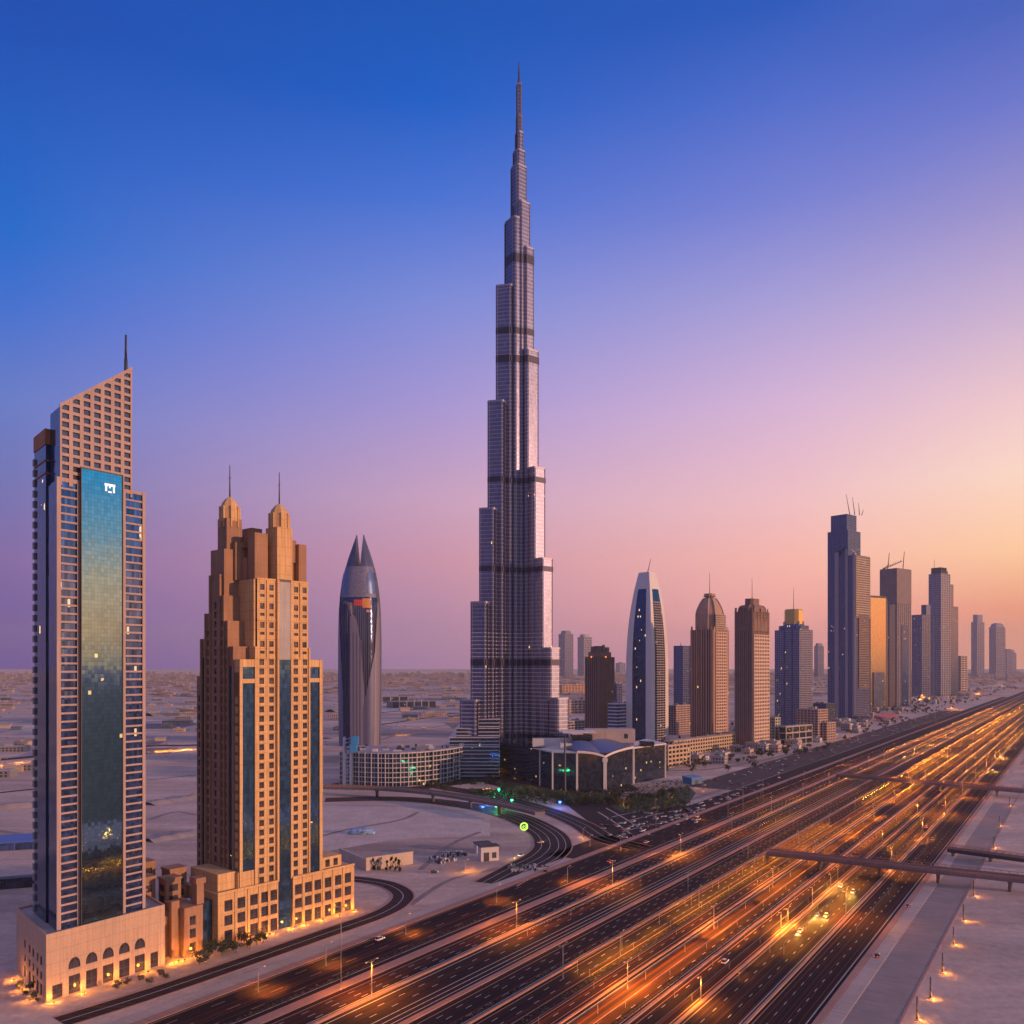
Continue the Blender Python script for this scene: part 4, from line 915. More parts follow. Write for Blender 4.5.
# brown tower with the onion crown, and its dark neighbour
for nm, lab, prm, glm, frm, lit in (('crowned_tower', 'tall brown ribbed tower with a tapering crown and small round cap', (690.8, 712.5, 728.5, 742, 42), DKG, BRN, 1), ('shouldered_tower', 'dark brown tower with rounded shoulders and a square cap', (735, 752.5, 769, 749, 45), DKG, BRND, 0)):
    p0, e1, e2, A_, B_ = block(*prm); R_ = thing(nm, lab, 'tower', p0)
    yb, ytop = ((630, 594) if lit else (612, 602)); D0 = p0.y + 25; zb, zt = Zat(yb, D0), Zat(ytop, D0); cx, cy = A_ / 2, B_ / 2
    facades(R_, e1, e2, A_, B_, 0, zb, glm, frm, 3.7, 3.1, 1.5, 1.3, .5, sides=(1, 0), names=('glazing', 'facade_grid'))
    m = MB(e1, e2)
    for k in range(9):   # ribs up the left face
        b = B_ * (k + .5) / 9; m.box(-.8, 0, b - (1.0 if k % 2 else 1.6), b + (1.0 if k % 2 else 1.6), 0, zb + (6 if k % 2 == 0 else 0)); m.box(A_, A_ + .8, b - 1.2, b + 1.2, 0, zb)
    for k in range(5):
        a = A_ * (k + .5) / 5; m.box(a - 1.3, a + 1.3, -.95, 0, 0, zb + (5 if k % 2 == 0 else 0))
    m.build('rib', frm, R_)
    if not lit: prism_part(R_, e1, e2, [(A_ * .12, -.7), (A_ * .98, -.7), (A_ * .98, -.1), (A_ * .12, -.1)], zb * .0 + 1, zb * .80, 'window_grid_frame', BEI) if False else None
    m = MB(e1, e2)
    if lit:
        prof_ = [(1.0, zb), (.86, zb + .5), (.86, zb + .45 * (zt - zb)), (.78, zb + .58 * (zt - zb)), (.60, zb + .75 * (zt - zb)), (.40, zb + .88 * (zt - zb)), (.20, zt - 7), (.18, zt - 5), (.36, zt - 3), (.36, zt + 1)]
    else:
        prof_ = [(1.0, zb - 30), (.99, zb - 18), (.94, zb - 6), (.86, zb + 6), (.74, zb + 9), (.50, zb + 10), (.46, zb + 10.5), (.46, zt + 5)]
    m.loft([rot_ring(cx, cy, A_ + (1.5 if not lit else 0), B_ + (1.5 if not lit else 0), s, z) for s, z in prof_], 0, sm=False); m.build('crown', frm, R_)
    m = MB(e1, e2)
    for k in range(8):
        for (s0, z0_), (s1, z1_) in zip(prof_[1:-2], prof_[2:-1]):
            a, b = rot_ring(cx, cy, A_, B_, s0 + .03, z0_)[k], rot_ring(cx, cy, A_, B_, s1 + .03, z1_)[k]
            q = lambda p: (p[0] * e1[0] + p[1] * e2[0], p[0] * e1[1] + p[1] * e2[1], p[2])
            m.v, n0 = m.v, None
            t = MB(); t.bar(q(a), q(b), 1.0, 1.0, 4); off_ = len(m.v); m.v += t.v; m.f += [[i + off_ for i in f] for f in t.f]; m.m += t.m; m.sm += t.sm
    m.build('crown_rib', BEI if lit else frm, R_); mast(R_, cx, cy, zt, zt + 38, .6, e=(e1, e2))
    if lit: facades(R_, e1, e2, A_ * .62, 3, zb, zb + .42 * (zt - zb), DKG, BEI, 3.7, 3.4, 1.3, 1.4, .4, off=(A_ * .19, 0), names=('gable_glazing', 'gable_grid'), sides=(1, 0))
    if lit: facades(R_, e1, e2, A_ * .66, 2, 1, zb - 4, DKG, plain('pale_grid', (.66, .45, .35), .8), 5.2, 5.0, 2.0, 2.0, .4, off=(A_ * .17, -1.7), names=('front_glazing', 'front_grid'), sides=(1, 1))
    else: facades(R_, e1, e2, A_ * .92, 2, 1, zb * .83, DKG, plain('cream_grid', (.66, .47, .36), .8), 5.6, 5.2, 2.2, 2.4, .4, off=(A_ * .04, -1.6), names=('front_glazing', 'front_grid'), sides=(1, 1))

# blue tower with the gold crown
p0, e1, e2, A_, B_ = block(775, 799.5, 812.5, 729, 38); R_ = thing('gold_capped_tower', 'blue glass tower with a gold eight sided block on top', 'tower', p0); D0 = p0.y + 25; zb = Zat(630, D0)
facades(R_, e1, e2, A_, B_, 0, zb, BLG, LGF, 3.7, 4.6, .8, .9, .45)
m = MB(e1, e2)
for b in (B_ * .3, B_ * .62): m.box(-1.2, 0, b - 1.4, b + 1.4, 0, zb)
m.build('blue_rib', BLF, R_); cx, cy = A_ / 2, B_ / 2
m = MB(e1, e2); m.loft([rot_ring(cx, cy, A_, B_, s, z, .15) for s, z in ((.9, zb), (.9, zb + 9), (.66, zb + 9.1), (.62, zb + 12))], sm=False); m.build('setback', BLG, R_)
m = MB(e1, e2); zt = Zat(609, D0); m.loft([rot_ring(cx, cy, A_, B_, s, z, .22) for s, z in ((.58, zb + 8), (.58, zt - 3), (.54, zt), (.4, zt + .5))], sm=False)
m.build('gold_crown', plain('gold_panel', (.72, .46, .15), .35, .5, var=.05), R_)
m = MB(e1, e2)
for k in range(8): x, y, _ = rot_ring(cx, cy, A_, B_, .62, 0, .22)[k]; m.box(x - 1, x + 1, y - 1, y + 1, zb + 8, zb + 18)
m.build('crown_post', BEI, R_); mast(R_, cx, cy, zt, zt + 45, .7, e=(e1, e2))

# the tall blue tower still topped by cranes
p0, e1, e2, A_, B_ = block(835, 855.3, 869.5, 719, 40); R_ = thing('blue_slab_tower', 'tall blue grey tower with a stepped top carrying thin leaning jibs', 'tower', p0); D0 = p0.y + 40; zb = Zat(552, D0); zr = Zat(517, D0 + 30)
facades(R_, e1, e2, A_, B_, 0, zb - 12, BLG, BLF, 4.2, 6, 1.2, 1.4, .7, sides=(1, 1))
m = MB(e1, e2)
for b0, b1, z in ((0, 6, zb - 6), (B_ * .34, B_ * .48, zb + 4), (B_ * .80, B_, zb - 2)): m.box(-2.2, 0, b0, b1, 0, z)
m.build('pale_pier', LGF, R_)
m = MB(e1, e2); m.loft([[( -.8 if i == 0 else 8, B_ * .02 + (B_ * .96) * .5 * (1 - math.cos(math.pi * k / 10)), zb - 14 + 20 * math.sin(math.pi * k / 10)) for k in range(11)] for i in range(2)], cap=False, closed=False, sm=False); m.build('arched_top', LGF, R_)
m = MB(e1, e2); m.grid((0, -1.2), (A_, -1.2), zb * .60, zb - 14, 6, 5.6, 1.8, 2.4, .7); m.build('front_balconies', BEI, R_); m = MB(e1, e2); m.box(0, A_, -1.2, 0, zb * .60, zb - 14); m.build('front_glazing', DKG, R_)
m = MB(e1, e2); m.box(A_ * .2, A_ * .9, -2.2, -.1, zb * .18, zb * .62); m.build('dark_front', DKG, R_)
m = MB(e1, e2); z_ = zb * .18
while z_ < zb * .62: m.box(A_ * .18, A_ * .92, -2.9, -2.2, z_, z_ + 1.8); z_ += 4.2
m.build('front_bands', stone('brown_band', (.34, .25, .23), joint=None), R_)
for off, w, d, z0_, z1_, nm in (((6, B_ * .42), A_ * .86, B_ * 1.0, 0, Zat(533, D0 + 30), 'upper_shaft'), ((10, B_ * .52), A_ * .66, B_ * .78, zb, zr, 'top_shaft')):
    facades(R_, e1, e2, w, d, z0_, z1_, BLG, BLF, 4.2, 7, 1.4, 1.2, .6, off=off, names=(nm, nm + '_grid'))
facades(R_, e1, e2, 30, 18, 0, zb * .42, BLG, BLF, 4.2, 6, 1.0, 1.2, .5, off=(8, B_ + .5), names=('side_wing', 'side_wing_grid'))
for dx, ln, h in ((-22, -9, 50), (2, -6, 44), (24, -2, 30), (34, 5, 14)): mast(R_, 14 + dx * .6, 40 + dx * .2, zr, zr + h, 1.1, ln, 'jib')

# gold slab
p0, e1, e2, A_, B_ = block(867.5, 870.5, 887, 711, 30); R_ = thing('gold_glass_slab', 'flat slab tower of gold mirror glass with a row of teeth along its roof', 'tower', p0); zb = Zat(598, p0.y + 20)
m = MB(e1, e2); m.box(0, A_, 0, 40, 0, zb); m.build('gold_curtain_wall', GOLDG, R_)
m = MB(e1, e2)
for k in range(9): m.box(A_ * k / 9, A_ * k / 9 + A_ / 16, 0, 4, zb, zb + 6)
m.box(-.6, 0, -.5, 40, 0, zb + 3); m.box(A_ - 4, A_, -.7, 0, 0, zb); m.build('parapet', MAT['dark'], R_)

m = MB(e1, e2); m.box(A_ * .15, A_ * .8, -2.5, -.1, 0, zb * .34); m.build('lower_front', PALEB, R_)
# unfinished tower with cranes
p0, e1, e2, A_, B_ = block(880, 897, 911, 707, 36); R_ = thing('unfinished_tower', 'unfinished tower with a raw concrete top and crane jibs on the roof', 'tower', p0); D0 = p0.y + 40; zb = Zat(571, D0); zg = Zat(605, D0)
facades(R_, e1, e2, A_, B_, 0, zb, BLG, stone('raw_concrete', (.30, .24, .24), joint=None), 4.4, 12, 4.0, 1.0, .6)
m = MB(e1, e2); m.box(-1.6, 6, B_ * .08, B_ * .42, 0, zg); m.box(-1.7, 2, B_ * .5, B_ * .62, 0, zb); m.build('gold_bay', GOLDG, R_)
m = MB(e1, e2); m.box(-2, A_ + 1, -1, B_ * .99, zg + 4, zb + 5); m.build('concrete_top', stone('shell_concrete', (.27, .21, .22), joint=(9, 4.4), jd=.7), R_)
m = MB(e1, e2); m.box(A_ * .30, A_ * .75, -2.2, -.9, 0, zg * .8); m.build('front_bay', BLG, R_)
m = MB(); q0 = Vector((0, 55, zb + 5))
for a, b in (((-30, 40, zb + 4), (44, 60, zb + 34)), ((-8, 50, zb + 4), (-2, 50, zb + 60)), ((46, 60, zb + 4), (52, 62, zb + 66)), ((-2, 50, zb + 22), (-22, 50, zb + 8))): m.bar(a, b, 1.5, 1.0, 4)
for k in range(8): m.bar((-30 + k * 9.2, 40 + k * 2.5, zb + 4 + k * 3.7), (-24 + k * 9.2, 42 + k * 2.5, zb + 12 + k * 3.7), .9, None, 4)
m.build('crane_jib', MAT['dark'], R_)

# farther towers: (name, label, columns, foot, top row, glass, frame, bay)
def simple(nm, lab, prm, top, glm, frm, fh=4, bay=6, pw=1.2, sh=1.2, crown=None, **kw):
    p0, e1, e2, A_, B_ = block(*prm); R_ = thing(nm, lab, 'tower', p0); D0 = p0.y + 30; zt = Zat(top, D0); cx, cy = A_ / 2, B_ / 2
    sc = max(1, p0.y / 1500)
    facades(R_, e1, e2, A_, B_, 0, zt, glm, frm, fh * sc, bay * sc, pw * sc * .7, sh * sc * .75, .5 * sc)
    if crown:
        m = MB(e1, e2); m.loft([rot_ring(cx, cy, A_, B_, s, zt + (h if isinstance(h, (int, float)) else 0) * sc) for s, h in crown], sm=False); m.build('crown', frm, R_)
    return R_, e1, e2, A_, B_, zt, sc
R_, e1, e2, A_, B_, zt, sc = simple('teal_slab_tower', 'green grey lower tower between the unfinished tower and the tall shaft', (912, 922, 930.5, 697, 36), 615, PALEB, BLF)
m = MB(e1, e2); m.box(A_ * .5, A_, 0, B_ * .5, zt, zt + 18 * sc); m.build('roof_step', BLF, R_)
R_, e1, e2, A_, B_, zt, sc = simple('tall_shaft_tower', 'tall narrow grey blue shaft with a ragged top and stepped right shoulder', (929, 941, 950, 696, 36), 574, PALEB, LGF, bay=8, pw=2.4)
m = MB(e1, e2)
for k in range(6): m.box(A_ * .1 + k * A_ * .13, A_ * .16 + k * A_ * .13, 2, B_ * .9, zt, zt + (5 if k % 2 else 11) * sc)
m.box(A_ * .15, A_ * .85, B_ * .1, B_ * .8, zt, zt + 6 * sc); m.build('ragged_crown', MAT['dark'], R_); mast(R_, 0, 60, zt, zt + 70, 1.4)
m = MB(e1, e2); m.box(A_, A_ * 1.5, 4, B_ * .7, 0, zt * .92); m.box(A_ * 1.5, A_ * 2.1, 6, B_ * .7, 0, zt * .74); m.build('stepped_shoulder', PALEB, R_)
m = MB(e1, e2); m.box(-3, -1, B_ * .45, B_ * .6, 0, zt * .62); m.build('bright_fin', LGF, R_)
simple('pale_block', 'low pale pink block at the foot of the tall shaft', (955, 961, 967, 692, 36), 656, DKG, BEI, bay=9, pw=3, sh=2.4)
simple('hazy_tower', 'hazy dark tower with a flat stepped head, left of the last pair', (971.5, 977, 984, 677.5, 36), 622, PALEB, BLF, crown=[(.85, 0), (.85, 13)])
simple('hazy_tower', 'hazy dark tower with a rounded head, right of the last pair', (989.5, 996, 1005, 677.3, 36), 627, PALEB, BLF, crown=[(.95, 0), (.9, 4), (.6, 7)])
simple('faint_tower', 'faint hazy low tower nearest the right picture edge', (1004, 1007, 1011, 676, 36), 649, PALEB, BLF); simple('faint_tower', 'faint hazy tapering tower at the far end of the highway', (1010, 1012, 1016, 675, 36), 653, PALEB, BLF, crown=[(.8, 0), (.3, 6)])
# brown tower between the spire tower and the bullet tower
p0, e1, e2, A_, B_ = block(585.5, 598, 614, 738, 50); R_ = thing('ribbed_brown_tower', 'dark brown ribbed tower with a ragged stepped head and two orange lamps', 'tower', p0); zb, zt = Zat(657, p0.y + 20), Zat(646, p0.y + 20)
facades(R_, e1, e2, A_, B_, 0, zb, DKG, BRND, 0, 4.2, 2.6, 1, .9)
m = MB(e1, e2)
for i, (a, b, w, h) in enumerate(((.1, .1, .8, .45), (.18, .2, .62, .8), (.26, .3, .4, 1.0), (.14, .55, .2, .95), (.6, .15, .22, .9), (.42, .12, .1, 1.1))): m.box(A_ * a, A_ * (a + w), B_ * b, B_ * min(.95, b + w), zb, zb + (zt - zb) * h)
m.build('ragged_crown', BRND, R_)
for a, b in ((A_ * .45, -.9), (-.9, B_ * .5)):
    m = MB(e1, e2); m.box(a - 1.2, a + 1.2, b - .8, b + .8, zb - 1.5, zb + 1.5); m.build('orange_lamp', emitter('orange_lamp_glow', (1, .25, .03), 1.5), R_)
R_, e1, e2, A_, B_, zt, sc = simple('navy_tower', 'plain navy blue tower behind the bullet tower and the crowned tower', (674, 683, 691.5, 716, 45), 646, BLG, BLF, bay=7); mast(R_, 0, 30, zt, zt + 10, 1)
simple('twin_hazy_tower', 'hazy blue tower with a notched head, left of the pair behind the spire tower', (559, 565, 573, 678.5, 45), 634, PALEB, BLF, crown=[(.9, 0), (.9, 3), (.75, 3.1), (.75, 6)])
simple('twin_hazy_tower', 'paler hazy tower, right of the pair behind the spire tower', (578, 584, 591.5, 678, 45), 637, PALEB, LGF, crown=[(.9, 0), (.8, 5)])
simple('distant_tower', 'very faint pointed tower behind the ribbed brown tower', (616, 620, 625, 672.5, 45), 663, PALEB, BLF, crown=[(.8, 0), (.3, 1.5)])
simple('distant_tower', 'very faint rounded tower between the gold capped tower and the blue slab tower', (814.5, 818, 823.5, 679, 45), 646, PALEB, BLF, crown=[(.95, 0), (.7, 5)])

# ================================================================ low buildings
def low(nm, lab, prm, top, wall, glm, fh=4, bay=5, pw=1.6, sh=1.6, d=.5, extra=True, grp=None, B=None):
    p0, e1, e2, A_, B_ = block(*prm); B_ = B or B_; R_ = thing(nm, lab, 'building', p0, group=grp); zt = Zat(top, p0.y)
    facades(R_, e1, e2, A_, B_, 0, zt, glm, wall, fh, bay, pw, sh, d, names=('window_band', 'wall'))
    m = MB(e1, e2); m.box(-.3, A_ + .3, -.3, B_ + .3, zt + .2, zt + .9); m.build('roof', wall, R_)
    if extra:
        m = MB(e1, e2)
        for k in range(4): a, b, w = A_ * RND.uniform(.1, .8), B_ * RND.uniform(.1, .7), min(A_, B_) * RND.uniform(.08, .2); m.box(a, a + w, b, b + w, zt + .9, zt + RND.uniform(2, 5))
        m.build('roof_plant', MAT['grey'], R_)
    return R_
TERR = stone('ochre_render', (.56, .40, .26), joint=None); ROSE = stone('rose_render', (.50, .34, .29), joint=None); GREN = stone('pale_green_render', (.44, .45, .36), joint=None)
low('terrace_block', 'long low ochre office terrace at the foot of the crowned tower', (664, 674, 744, 756.5, 47), 741.5, TERR, DKG, 5.5, 7, 2.4, 2.4)
low('terrace_block', 'small ochre block with dark windows just right of the glass hall', (664, 668, 690, 768, 47), 746, TERR, DKG, 5.5, 8, 2.4, 2.4)
low('apartment_block', 'rose coloured midrise with lit cornice behind the bullet tower', (666, 676, 692, 735, 47), 706, ROSE, DKG, 4, 5, 1.8, 1.5)
low('apartment_block', 'small pale green block between the shouldered and gold capped towers', (768, 775, 780, 745, 42), 718, GREN, DKG, 5, 7, 3, 2)
low('glass_pavilion', 'long dark glass pavilion with pale beams below the gold capped tower', (779, 786, 812, 746, 42), 727, MAT['concrete'], RG, 12, 22, 1.8, 2)
low('apartment_block', 'rose block with a tall blank flank right of the gold capped tower', (797, 818, 827.5, 741, 42), 710, ROSE, DKG, 4.5, 6, 2.4, 1.8)
low('apartment_block', 'small rose block stepping down towards the blue slab tower', (819, 827, 835.5, 741, 42), 723, ROSE, DKG, 4.5, 6, 2.4, 1.8)
low('office_block', 'dark flat office block behind the low rose blocks', (806, 826, 836, 724, 42), 704, MAT['dark'], BLG, 5, 12, 2, 1.4)
low('office_block', 'white banded office block left of the bullet tower', (608, 617, 630, 742, 45), 704, RF, BLG, 6, 0, 1, 2)
low('office_block', 'narrow blue block standing on the white banded block', (611, 617, 622, 727, 45), 684, BLF, BLG, 5, 6, 1, 1)
low('warehouse', 'long flat blue roofed shed on the far left sand', (-60, -30, 36, 853, 20), 846, plain('blue_sheet', (.08, .15, .42), .4), BLG, 0, 14, .6, 1, extra=False, B=30)
low('boundary_shed', 'long dark wall like shed left of the office tower', (-60, -30, 36, 892, 20), 883, MAT['dark'], DKG, 0, 9, .8, 1, extra=False, B=6)
low('pink_mall', 'wide flat pink mall behind the right foot of the spire tower', (556, 562, 586, 714, 30), 701, ROSE, DKG, 7, 14, 4, 3); low('pink_mall', 'wide flat orange lit hall below the hazy pair', (556, 562, 590, 694, 30), 685, stone('warm_render', (.62, .34, .2), joint=None), DKG, 7, 18, 6, 3)
low('pink_mall', 'flat pale hall between the spire tower and the ribbed brown tower', (553, 560, 588, 733, 40), 722, MAT['concrete'], RG, 5, 9, 1.5, 2)
low('desert_depot', 'long grey depot with a dark front on the sand left of the spire tower', (378, 392, 436, 708, 24), 702, MAT['grey'], DKG, 0, 24, 3, 3, B=60)
low('desert_depot', 'low dark depot beside the petal tower with a pale roof', (376, 382, 408, 701, 24), 697, MAT['concrete'], DKG, 0, 30, 4, 3, B=50)
# ================================================================ bridges over the highway
def bridge(nm, lab, P0, P1, zb, wd, mat, piers, fence=True):
    a, b = Vector(P0), Vector(P1); d = (b - a); L_ = d.length; R_ = thing(nm, lab, 'bridge', (a.x, a.y, 0), math.atan2(d.y, d.x))
    m = MB(); m.box(0, L_, -wd / 2, wd / 2, zb - 1.4, zb); m.box(0, L_, -wd / 2 + .6, wd / 2 - .6, zb - 2.4, zb - 1.41); m.build('deck', mat, R_)
    for s in (-1, 1):
        r = MB(); y = s * (wd / 2 - .25); r.box(0, L_, y - .2, y + .2, zb, zb + .9); r.box(0, L_, y - .12, y + .12, zb + 2.2, zb + 2.45)
        k = 0
        while k < L_: r.box(k, k + .25, y - .12, y + .12, zb + .9, zb + 2.2); k += 4
        r.build('parapet', KERB, R_)
    for s in piers:
        q = MB(); x = L_ * s; q.loft([[(x + r * .7 * math.cos(k * .785), wd * .3 * r / 1.4 * math.sin(k * .785), z) for k in range(8)] for z, r in ((0, 1.4), (zb - 4, 1.4), (zb - 2.45, 2.2))]); q.build('pier', VC, R_)
    return R_
BRM = stone('bridge_concrete', (.27, .20, .20), joint=(6, 40))
z_ = 8.0
bridge('footbridge', 'long enclosed footbridge crossing the right carriageways nearest the camera', G(768, 851, z_), G(1060, 882, z_), z_, 7, BRM, (.0, .2, .42, .62, .85))
bridge('footbridge', 'thin farther bridge crossing the whole right side of the highway', G(838, 774, z_), G(1060, 793.5, z_), z_, 9, BRM, (.0, .25, .5, .75))
bridge('footbridge', 'short dark gangway on the sand right of the highway', G(948, 848, 5), G(1060, 863, 5), 5, 4.5, plain('dark_steel', (.07, .06, .07), .6), (.05, .4, .8))

# ================================================================ street lamps
POLE = plain('pole_steel', (.32, .29, .30), .45, .4)
def lamp_proto(h, arms, label, grp, lit=None, energy=0, spot=158, hue=ORANGE):
    R_ = thing('street_lamp', label, 'street lamp', (0, 0, 0), group=grp)
    m = MB(); m.bar((0, 0, 0), (0, 0, 1), .28, .26, 8); m.bar((0, 0, 1), (0, 0, h), .22, .12, 8); m.build('pole', POLE, R_)
    for s in arms:
        m = MB(); m.bar((0, 0, h - .4), (s * 2.4, 0, h + .3), .09, .07, 6); m.build('arm', POLE, R_)
        m = MB(); m.loft([[(s * (2.4 + x), y * w, h + .3 + z) for y, z in ((-.28, 0), (.28, 0), (.2, .16), (-.2, .16))] for x, w in ((0, .7), (.5, 1), (1.1, .6))], sm=False); hd = m.build('lamp_head', MAT['grey'], R_)
        if lit:
            m = MB(); m.box(s * 2.95 - .4, s * 2.95 + .4, -.22, .22, h + .22, h + .295); m.build('lens', lit, hd)
            lamp_light('SPOT', (s * 2.95, 0, h + .15), energy, hue, R_, .35, spot, .9)
    return R_
def row(proto, spots, rz=rad(56), h=None):
    for i, p in enumerate(spots):
        o = proto if i == 0 else copy_tree(proto); o.location = (p[0], p[1], p[2] if len(p) > 2 else .05); o.rotation_euler.z = rz
AM = MAT['lens']
E0 = 42000
row(lamp_proto(11, (-1, 1), 'double armed lamp on the bright central strip of the highway', 'lamps on the central strip', AM, E0, 158, (1, .29, .02)), [UV(u, 146.5) for u in range(205, 1300, 92)])
row(lamp_proto(10, (1,), 'single armed lamp beside the planted median', 'lamps beside the planted median', AM, E0 * .8), [UV(u, 166.2) for u in list(range(330, 1500, 90))])
row(lamp_proto(10, (-1,), 'single armed lamp on the right hand dividing barrier', 'lamps on the dividing barrier', AM, E0 * 1.0), [UV(u, 118) for u in (300, 400, 455, 510, 640, 790, 960, 1150)])
row(lamp_proto(10, (1, -1), 'tall double lamp in the far part of the highway', 'far highway lamps', AM, E0 * 3.0, 162), [UV(u, v) for v in (206, 132, 98, 163) for u in range(1350, 3600, 170)])
row(lamp_proto(9, (1,), 'low amber lamp on the left frontage lanes', 'lamps on the frontage lanes', AM, E0 * .7, 120), [UV(u, v) for u, v in ((215, 262), (250, 262), (300, 262), (368, 258), (425, 248), (520, 262), (660, 262), (800, 255), (960, 258), (1130, 255))])
tall = [(341, 990, 906), (563, 978, 945), (656, 830, 812), (728, 817, 788), (743, 812, 783), (763, 803, 780), (688, 893, 872), (748, 858, 846)]
for i, (x, yb, yt) in enumerate(tall):
    p = G(x, yb); hgt = (yb - yt) * p.y / F; 
    lab = ['tall unlit lamp post on the nearest left median, below the ochre tower', 'unlit lamp post standing among the central lanes near the lower edge', 'unlit lamp post on the verge in front of the glass hall car park', 'tall lamp post, leftmost of three on the wide pale strip', 'tall lamp post, middle one of three on the wide pale strip', 'tall lamp post, rightmost of three on the wide pale strip', 'short lamp post on the red strip left of the footbridge end', 'short lamp post right at the left end of the near footbridge'][i]
    q = lamp_proto(hgt, (-1, 1), lab, None); q.location = p; q.rotation_euler.z = rad(56)
# long low light rails, added to make amber streaks: a lens under a slim beam lights the strip of road below
RAILS = [('orange', 145, 150, 760, 3.2, 'strong'), ('amber', 170.5, 300, 700, 5.0, 'strong'), ('amber', 164.8, 300, 560, 2.6, ''), ('orange', 157.5, 170, 420, 2.6, 'dim'), ('amber', 108, 370, 525, 5.0, 'strong'), ('amber', 114, 330, 560, 3.0, ''), ('orange', 128.5, 300, 900, 2.4, ''), ('orange', 121.5, 260, 700, 2.4, 'dim'),
    ('amber', 126, 620, 900, 4.5, ''), ('orange', 174, 420, 760, 2.6, 'dim'), ('amber', 205, 640, 760, 4.5, ''), ('orange', 191, 560, 980, 2.6, 'dim'), ('amber', 168, 820, 1400, 5.0, 'strong'), ('orange', 146, 860, 1900, 5.0, 'strong'), ('amber', 128, 1000, 2300, 5.0, ''), ('amber', 112, 1150, 2000, 5.0, ''), ('orange', 173, 1100, 2600, 5.0, 'strong'), ('amber', 205, 1250, 2800, 6.0, ''), ('orange', 227, 1500, 3000, 6.0, ''), ('amber', 103, 1300, 2600, 5.0, ''), ('amber', 160, 1700, 3600, 7.0, 'strong'), ('amber', 185, 480, 1000, 2.2, 'dim'), ('orange', 214, 330, 640, 2.4, 'dim'), ('amber', 226, 700, 1300, 2.4, 'dim'), ('orange', 139, 200, 520, 2.2, ''), ('amber', 155, 480, 860, 2.4, ''), ('orange', 102, 560, 1200, 2.2, ''), ('amber', 89, 420, 640, 2.2, 'dim'), ('orange', 162, 560, 820, 2.2, ''), ('amber', 111, 620, 1100, 2.6, ''), ('orange', 251, 700, 1500, 4.0, 'dim'), ('amber', 235, 1300, 3000, 5.0, '')]
RL = {(c, s): emitter('added_rail_lens_' + c + s, dict(orange=(1, .28, .005), amber=(1, .37, .008))[c], {'strong': 170, '': 60, 'dim': 16}[s]) for c in ('orange', 'amber') for s in ('strong', '', 'dim')}
for c, v, u0, u1, h, s in RAILS:
    R_ = thing('added_light_rail', '%s%s added light rail, %s on the %s part of the highway' % (s + ' ' if s else '', c, 'among the left lanes' if v > 175 else 'by the central strip' if v > 140 else 'among the right lanes', 'near' if u0 < 800 else 'far'), 'added light rail', UV(u0, v, .05), rad(56), 'added light rails along the highway')
    m = MB(); m.box(0, u1 - u0, -.16, .16, h, h + .2); m.build('beam', MAT['dark'], R_); m = MB(); m.box(0, .14, -.07, .07, 0, h); po = m.build('post', POLE, R_)
    for k in range(1, min(24, int((u1 - u0) / 40))): o = po.copy(); COL.objects.link(o); o.parent = R_; o.location = (40 * k, 0, 0)
    m = MB(); x = 0; w = .13 if v < 270 and u0 < 800 else .15
    while x < u1 - u0 - 4:
        g_ = RND.uniform(8, 26); y = min(x + g_, u1 - u0); m.face([(x, w, h - .02), (y, w, h - .02), (y, -w, h - .02), (x, -w, h - .02)]); x = y + RND.choice((0, 0, 3, 9))
    m.build('lens', RL[c, s], R_)
wl = lamp_proto(14, (-1, 1), 'tall double lamp on the barrier between the dark left lanes', 'lamps between the left lanes', AM, 42000, 166, (1, .30, .02)); row(wl, [UV(u, 222) for u in range(235, 1300, 98)])
wl = lamp_proto(14, (-1, 1), 'tall double lamp on the rightmost lane barrier', 'lamps on the rightmost barrier', AM, 45000, 166, (1, .30, .02)); row(wl, [UV(u, 98) for u in range(440, 1300, 120)])
# posts with a lamp at their foot, on the sand at the right
pr = thing('lit_post', 'slim dark post with an amber lamp at its foot on the right hand sand', 'post', (0, 0, 0), group='posts with foot lamps')
m = MB(); m.bar((0, 0, 0), (0, 0, 4), .33, .30, 7); m.bar((0, 0, 4), (.12, 0, 8.2), .30, .26, 7); m.build('post', plain('post_brown', (.10, .07, .06), .7), pr)
m = MB(); m.loft([[(r * math.cos(k * .785), r * math.sin(k * .785), z) for k in range(8)] for z, r in ((0, 1.0), (.35, .9))]); m.build('base', MAT['concrete'], pr)
m = MB(); m.box(-.35, .35, -1.3, -.9, .05, .3); m.build('lamp', AM, pr); lamp_light('POINT', (0, -1.25, 2.0), 1000, ORANGE, pr, .3)
row(pr, [(*G(x, y)[:2], 0) for x, y in ((904, 1050), (917, 1020), (930.5, 999), (942.5, 973), (953.5, 945), (963.5, 921), (973.5, 896), (994, 848), (999.5, 826), (1009.5, 806))])
